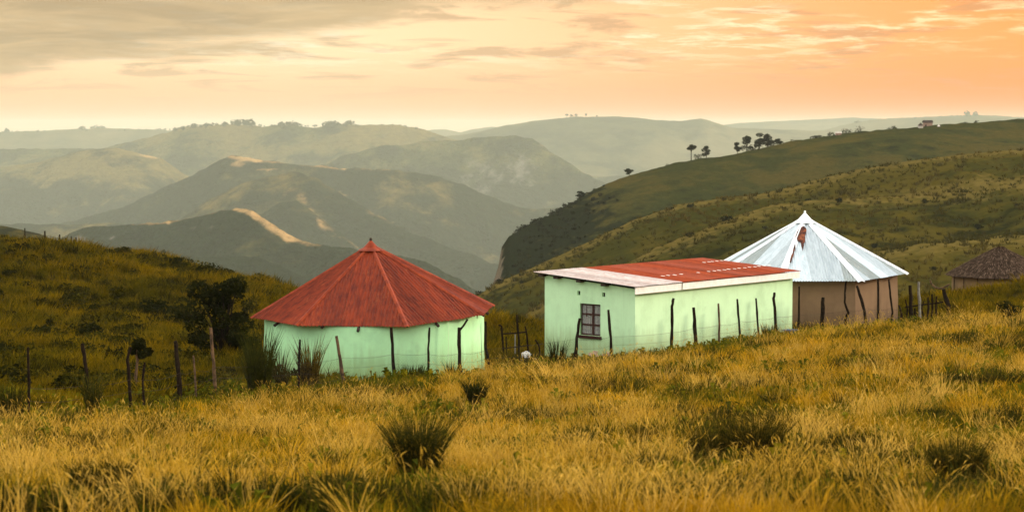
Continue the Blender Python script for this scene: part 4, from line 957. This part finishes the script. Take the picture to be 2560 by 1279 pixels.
def on_hill(surf, n, seed, weight=None):
    PX, Dd, X, H, py = surf; nu, nv = X.shape; r_ = np.random.default_rng(seed)
    i = r_.uniform(0, nu-1.001, n); j = r_.uniform(0, nv-1.001, n); a, b_ = i.astype(int), j.astype(int); f, g_ = i-a, j-b_
    L_ = lambda A_: A_[a, b_]*(1-f)*(1-g_)+A_[a+1, b_]*f*(1-g_)+A_[a, b_+1]*(1-f)*g_+A_[a+1, b_+1]*f*g_
    return L_(X), L_(Dd), L_(H), L_(PX), L_(py)
M['hilltuft'] = leaf_mat('hill_tuft', (.072, .052, .009), (.042, .036, .006), None, .03, .2, .15)
M['hillscrub'] = leaf_mat('hill_scrub', (.014, .016, .005), (.009, .011, .004), (.026, .025, .007), .03, .2)
tht = [template('hill_tuft', blades(12, .75, .85, .45, .16, 0, seed=60+i, segs=2), M['hilltuft']) for i in range(4)]
x, d, h, px_, py_ = on_hill(surfA, 13000, 71); keep = (px_ > 1150) & (py_ < 900) & (px_ < 3000); x, d, h = x[keep], d[keep], h[keep]; r_ = np.random.default_rng(72)
scatter('hill_grass', np.c_[x, d, h], rots(len(x), 73), r_.uniform(.5, 1.3, len(x))*(1+.5*np.clip(fbm(x*.06, d*.05, 3, 3), -.7, .9)), r_.integers(0, 4, len(x)), tht, 'tufted grass on the near right hill', 'grass')
x, d, h, px_, py_ = on_hill(surfA, 420, 81); keep = (px_ < 3000) & (py_ < 900) & (fbm(x*.03, d*.025, 3, 33)+.35*np.clip((1400-px_)/200, 0, 1)+.12*np.clip((py_-560)/100, 0, 1) > .16+r_.uniform(-.25, .25, len(x))); x, d, h = x[keep], d[keep], h[keep]
scatter('hill_scrub', np.c_[x, d, h-.1], rots(len(x), 83, .1, 0), r_.uniform(.6, 2.0, len(x)), r_.integers(0, 4, len(x)), [scrub_temp(10+i, M['hillscrub'], 60, .16) for i in range(4)], 'dark scrub in the folds of the near right hill', 'scrub')
x, d, h, px_, py_ = on_hill(surfB, 16000, 91); cy_ = np.interp(px_, [q[0] for q in B], [q[1] for q in B]); keep = (px_ > 1285) & (px_ < 1600) & (fbm(x*.012, d*.010, 3, 43)+.75*np.clip((1560-px_)/200, 0, 1) > .34+r_.uniform(-.25, .25, len(x))); x, d, h = x[keep], d[keep], h[keep]
scatter('hill_scrub', np.c_[x, d, h-.3], rots(len(x), 93, .1, 0), r_.uniform(.7, 2.0, len(x)), r_.integers(0, 4, len(x)), [scrub_temp(20+i, M['hillscrub'], 60, .16, .7) for i in range(4)], 'dark scrub and low forest on the right hill behind', 'scrub')
# ---- individual tussocks and rushes
def tussock(name, px, py, wpx, hpx, label, cat, group, mt='rush', n=420, spread=.42, seed=0, wid=.022, D=None):
    q = hit(px, py)
    if D: q = P(px, py, D); q[2] = float(ground_z(q[0], D))
    s = q[1]/F; h = hpx*s*1.15; br = wpx*s*.5
    vf = blades(n, h, spread*1.15, br*.6, wid, 0, .5, seed)
    vs = np.array(vf[0])+q
    o = mk(name, vs, vf[1], M[mt]); o.data.transform(__import__('mathutils').Matrix.Translation(-Vector(q))); o.location = q
    return tag(o, label, cat, group)
M['tussock'] = leaf_mat('tussock_blade', (.028, .030, .005), (.015, .017, .003), (.13, .085, .010), 5.0)
TG = 'dark grass tussocks in the meadow'
for i, (px, py, wp, hp_, lb) in enumerate(TUSS):
    tussock('grass_tussock', px, py+22, wp, hp_*.95, lb, 'tussock', TG, 'tussock', seed=100+i, n=int(650+5*wp), wid=.026)
RG = 'tall rushes along the fence'
for i, (px, py, wp, hp_, lb) in enumerate([
    (650, 985, 90, 125, 'tall dark rushes at the left side of the red roofed hut'), (700, 972, 50, 85, 'thin rushes against the left of the mint wall'), (775, 962, 60, 100, 'dark rush clump before the mint wall beside the second post'),
    (232, 1030, 34, 95, 'narrow dark rush clump at the foot of the gnarled post'), (25, 1040, 90, 80, 'grey green reeds at the left edge of the picture'), (1030, 938, 110, 36, 'low brown grass clump under the hut wall by the dark post'),
    (1395, 900, 60, 60, 'thin wispy grass before the gable below the window'), (1925, 845, 60, 34, 'low brown scrub at the foot of the long green wall'), (1130, 935, 50, 40, 'thin dry stems by the forked post')]):
    tussock('rush_clump', px, py, wp, hp_*1.1, lb, 'rushes', RG, seed=200+i, n=int(150+2.2*wp) if i not in (1, 6, 8) else 130, spread=.26, wid=.034, D=(60.5, 62, 62.9, 51.6, 49, 65.4, 70.8, 78.2, 66.6)[i])
# ---- bushes and trees
def bush(q, w_, h, label, group, mt='bush', n=420, seed=0, name='bush', cat='bush', lobes=10):
    r_ = np.random.default_rng(seed); o = empty(name, q); tag(o, label, cat, group); m = MB()
    for k in range(lobes):
        an = r_.uniform(0, 6.28); rr = r_.uniform(0, .42)*w_; s = r_.uniform(.25, .60)
        leaf_cloud(m, (q[0]+rr*math.cos(an)*1.1, q[1]+rr*math.sin(an), q[2]+h*r_.uniform(.18, .80)), w_*.36*s*1.3, w_*.34*s*1.3, h*.36*s*1.2, n//lobes, w_*.04+.022, r_)
    m.build('foliage', M[mt], o)
    m = MB()
    for k in range(3):
        an = r_.uniform(0, 6.28); m.tube([np.array(q)+(0, 0, -.15), np.array(q)+(.1*w_*math.cos(an), .1*w_*math.sin(an), h*.3), np.array(q)+(.28*w_*math.cos(an), .28*w_*math.sin(an), h*.65)], [w_*.02+.012, w_*.016+.01, .01], 5)
    m.build('stems', M['bark'], o)
    return o
BG = 'dark bushes on the left slope'
bl = [(122, 832, 34, 32, 'small round bush low on the left slope'), (232, 795, 32, 34, 'dark upright bush midway up the left slope'), (282, 796, 26, 26, 'small bush right of the dark upright one'), (358, 662, 44, 24, 'flat bush on the crest of the left slope'),
      (398, 664, 28, 40, 'spiky dark bush on the crest, tallest along the skyline'), (258, 634, 16, 24, 'tiny pointed bush on the crest near the old posts'), (296, 648, 62, 28, 'wide low bush on the crest near the old posts'), (432, 668, 48, 26, 'flat bush just right of the spiky one'),
      (222, 852, 62, 44, 'broad low bush behind the gnarled post'), (262, 732, 44, 30, 'bush high on the left slope below the crest'), (53, 640, 46, 34, 'bush at the left edge below the crest posts'), (385, 800, 90, 56, 'wide dark thicket in the gully left of the dark tree'),
      (290, 920, 70, 50, 'low dark scrub behind the short tree'), (165, 985, 54, 44, 'ragged bush near the second fence post'), (386, 1030, 34, 30, 'little green bush beside the fence at the left'), (712, 712, 30, 32, 'round dark bush on the skyline left of the red roof'),
      (653, 694, 12, 18, 'tiny bush standing alone on the skyline'), (459, 700, 40, 28, 'bush on the upper slope right of the spiky one'), (600, 722, 60, 30, 'long low bush below the skyline'), (465, 820, 100, 70, 'broad shaded thicket beside the dark tree'),
      (72, 872, 44, 36, 'dark bush above the first fence post'), (446, 1022, 46, 36, 'leafy green weed at the foot of the thick post'), (105, 672, 36, 30, 'square dark bush below the old posts'), (330, 790, 40, 26, 'low bush above the wide thicket'), (2535, 810, 70, 56, 'dark bush at the right edge of the meadow'),
      (20, 700, 40, 26, 'low bush at the far left of the slope'), (170, 760, 44, 26, 'brownish bush left of the dark upright one'), (620, 800, 60, 50, 'bush just left of the red roof eave')]
for i, (px, py, wp, hp_, lb) in enumerate(bl):
    q = hit(px, py); s = q[1]/F
    bush(q, wp*s, hp_*s*1.1, lb, BG, seed=300+i, n=300+int(wp*4))
def tree(q, h, w_, label, cat, group, seed, trunk_h=.45, lobes=6, n=700, mt='treeleaf', lean=0., bark='bark', leaf=None, name='tree', flat=.8):
    r_ = np.random.default_rng(seed); q = np.array(q); o = empty(name, q); tag(o, label, cat, group)
    th_ = h*trunk_h; m = MB(); top = q+np.array((lean*h, 0, h*.72)); r0 = max(.025*h, .035)
    m.tube([q-(0, 0, .3), q+(lean*h*.15, 0, th_*.5), q+(lean*h*.55, 0, th_), top], [r0*1.2, r0, r0*.8, r0*.3], 7)
    m.build('trunk', M[bark], o)
    m = MB(); cr = MB()
    for k in range(lobes):
        an = 6.28*k/lobes+r_.uniform(-.4, .4); rr = w_*r_.uniform(.08, .36 if lobes < 12 else .55); zc = h*r_.uniform(trunk_h+.08, .86 if lobes < 12 else .95)
        c = q+np.array((lean*h*.9+rr*math.cos(an), rr*math.sin(an), zc))
        m.tube([q+(lean*h*.5, 0, th_*.9), (q+(lean*h*.5, 0, th_)+c)/2+(0, 0, .04*h), c], [r0*.5, r0*.35, r0*.15], 5)
        s = r_.uniform(.6, 1.0) if lobes < 12 else r_.uniform(.40, .80); leaf_cloud(cr, c, w_*.27*s, w_*.27*s, h*.15*s*flat, n//lobes, (leaf or w_*.045), r_)
    leaf_cloud(cr, q+np.array((lean*h, 0, h*.88)), w_*.25, w_*.25, h*.11, n//lobes, (leaf or w_*.045), r_)
    m.build('branches', M[bark], o); cr.build('crown', M[mt], o)
    return o
q = hit(560, 905); tree(q, 205*q[1]/F, 150*q[1]/F, 'large dark tree in the gully left of the red roofed hut', 'tree', None, 401, .08, 30, 7000, 'bush', 0, leaf=.075, name='gully_tree', flat=1.0)
q = hit(338, 985); tree(q, 145*q[1]/F, 66*q[1]/F, 'short tree with a bent pale trunk and a flat dark crown', 'tree', None, 402, .62, 6, 900, 'bush', .09, 'palebark', .06, 'bent_tree', .7)
# trees on the crest of the far right hill
def crestB(px):
    for k in range(len(B)-1):
        if B[k][0] <= px <= B[k+1][0]:
            f = (px-B[k][0])/(B[k+1][0]-B[k][0]); return P(px, B[k][1]+f*(B[k+1][1]-B[k][1]), B[k][2]+f*(B[k+1][2]-B[k][2]))
HT = 'trees along the crest of the right hill'
for i, (px, hp_, wp, th_, ln, nl, lb) in enumerate([
    (1728, 40, 22, .62, 0, 650, 'slim tall tree with a bare trunk, leftmost of the tall crest trees'), (1766, 32, 20, .25, 0, 700, 'narrow layered tree right of the slim bare trunked one'), (1845, 30, 22, .25, -.08, 700, 'bushy tree at the left of the crest grove'),
    (1867, 40, 22, .35, 0, 800, 'tallest round topped tree of the crest grove'), (1898, 40, 36, .2, .02, 1300, 'broad tree in the middle of the crest grove'), (1918, 34, 28, .2, 0, 1000, 'dense tree on the right of the crest grove'), (1943, 18, 24, .3, .1, 500, 'low arching tree at the right end of the grove'),
    (1578, 20, 20, .3, -.35, 420, 'wind bent little tree alone on the lower crest'), (1450, 20, 26, .25, 0, 500, 'round bushy tree on the steep lower crest')]):
    q = crestB(px); s = q[1]/F; q = q-np.array((0, 0, .8))
    tree(q, hp_*s*1.12, wp*s*1.15, lb, 'tree', HT, 420+i, th_, 7, nl, 'treeleaf', ln, leaf=.30, name='hill_tree')
for i, (px, hp_, wp, lb) in enumerate([(1412, 10, 14, 'small bush low on the rocky end of the crest'), (1668, 8, 10, 'tiny bush on the bare crest left of the tall trees'), (1748, 13, 22, 'low scrub between the two slim crest trees'), (1738, 16, 10, 'small dark bush under the slim bare trunked tree'), (1880, 16, 60, 'wide dark undergrowth below the crest grove'), (1930, 14, 50, 'undergrowth at the right foot of the crest grove'),
    (2075, 10, 26, 'low round bush left of the white roof on the crest'), (2118, 14, 26, 'round bush right of the white roof on the crest'), (2148, 16, 24, 'pointed bush further right of the white roof'), (2235, 9, 30, 'flat bush on the crest left of the homestead'), (2415, 6, 12, 'tiny bush on the crest right of the homestead'), (2440, 7, 18, 'small bush farthest right on the crest'),
    (1380, 12, 26, 'scrub on the shoulder of the rocky slope'), (1335, 12, 30, 'scrub above the cliff at the end of the hill'), (1300, 12, 24, 'lowest scrub at the cliff edge of the hill'), (2040, 8, 40, 'thin line of scrub on the crest'), (1990, 7, 30, 'little scrub right of the grove')]):
    q = crestB(px); s = q[1]/F; q = q-np.array((0, 0, .5))
    bush(q, wp*s, hp_*s*1.3, lb, 'bushes along the crest of the right hill', 'treeleaf', 260, 460+i)
# homestead on that crest
def far_house(px, wpx, hpx, label, wallm, roofm, roofh=.35):
    q = crestB(px); s = q[1]/F; W_, H_ = wpx*s, hpx*s; q = q-np.array((0, 0, .6)); o = empty('house', q); tag(o, label, 'house', 'homestead on the right hill')
    m = MB(); m.box(q+(-W_*.42, -W_*.25, -.8), (W_*.84, 0, 0), (0, W_*.5, 0), (0, 0, H_*(1-roofh)+1.4)); m.build('wall', wallm, o)
    z = q[2]+H_*(1-roofh)+.6; zt = z+H_*roofh; m = MB()
    a = [(q[0]-W_/2, q[1]-W_*.32, z), (q[0]+W_/2, q[1]-W_*.32, z), (q[0]+W_/2, q[1]+W_*.32, z), (q[0]-W_/2, q[1]+W_*.32, z), (q[0]-W_*.46, q[1], zt), (q[0]+W_*.46, q[1], zt)]
    m.add(a, [(0, 1, 5, 4), (2, 3, 4, 5), (1, 2, 5), (3, 0, 4), (3, 2, 1, 0)]); m.build('roof', roofm, o)
    m = MB(); m.box((q[0]-W_*.30, q[1]-W_*.25-.04, q[2]), (W_*.16, 0, 0), (0, .05, 0), (0, 0, H_*.5)); m.build('door', M['fardark'], o)
    return o
far_house(2319, 26, 15, 'pink house with a dark roof on the crest at the upper right', M['farwall'], M['fardark'], .42)
far_house(2096, 17, 7, 'low house with a pale roof between crest bushes', M['farwall'], M['farwhite'], .4)
def far_hut(px, dy, wpx, hpx, label, wallm, roofm):
    q = crestB(px)+np.array((0, -8, 0)); s = q[1]/F; q[2] -= dy*s+.5; r_ = wpx*s/2; H_ = hpx*s; o = empty('round_hut', q); tag(o, label, 'hut', 'homestead on the right hill')
    round_wall(o, q, r_*.8, q[2]-1.2, lambda an: q[2]+H_*.5, 16, wallm)
    n = 16; vs = [(q[0]+r_*math.sin(2*math.pi*k/n), q[1]-r_*math.cos(2*math.pi*k/n), q[2]+H_*.45) for k in range(n)]+[(q[0], q[1], q[2]+H_)]
    mk('roof', vs, [(k, (k+1) % n, n) for k in range(n)]+[tuple(range(n))[::-1]], roofm, o)
far_hut(2292, 0, 16, 14, 'dark roofed round hut left of the pink house', M['farwhite'], M['fardark'])
far_hut(2337, 4, 9, 10, 'tiny white round hut right of the pink house', M['farwhite'], M['farwhite'])
# woods on the distant skylines
def wood(name, segs_, label, mt='farleaf'):
    m = MB(); r_ = np.random.default_rng(5)
    for (x0, y0, x1, y1, D, hh, nn) in segs_:
        D = D*(1.25 if D > 8000 else 2.1 if D > 5000 else KF)
        for k in range(nn):
            f = r_.uniform(); h = hh*r_.uniform(.4, 1.1); q = P(x0+(x1-x0)*f, y0+(y1-y0)*f, D+r_.uniform(-80, 80)); s = D/F
            leaf_cloud(m, q+np.array((0, 0, h*s*.35)), h*s*r_.uniform(.5, 1.), h*s*.7, h*s*.6, 46, h*s*.26, r_)
    return tag(m.build(name, M[mt]), label, 'wood', kind='stuff')
wood('far_wood', [(435, 328, 480, 318, 4270, 8, 14), (480, 318, 640, 312, 4245, 10, 36), (580, 310, 630, 311, 4240, 14, 12), (700, 316, 745, 314, 4200, 12, 14), (810, 318, 885, 312, 4165, 13, 26), (640, 316, 1000, 316, 4190, 6, 50), (1000, 315, 1060, 326, 4145, 5, 8)], 'dark woods along the skyline of the distant mountains')
wood('far_wood', [(0, 331, 430, 325, 5600, 5, 60), (15, 330, 18, 330, 5600, 12, 2), (200, 323, 260, 320, 5600, 8, 10)], 'thin line of woods on the hazy plateau at the left')
wood('far_wood', [(2130, 308, 2440, 288, 8600, 5, 40), (2410, 288, 2440, 288, 8600, 11, 5)], 'thin line of woods on the hazy plateau at the right')
for i, (px, py, hp_, wp, lb) in enumerate([(1417, 294, 11, 10, 'leftmost tiny tree on the round far hill'), (1428, 293, 9, 12, 'tiny tree close to the leftmost one on the round far hill'), (1440, 292, 9, 10, 'third tiny tree from the left on the round far hill'), (1465, 292, 10, 9, 'tiny tree standing alone on top of the round far hill'), (1492, 292, 5, 7, 'smallest tree farthest right on the round far hill')]):
    s = 6600*1.5/F; tree(P(px, py+1.5, 6600*1.5), hp_*s, wp*s, lb, 'tree', 'tiny trees on the round far hill', 500+i, .3, 5, 240, 'farleaf', 0, leaf=1.6, name='far_tree')
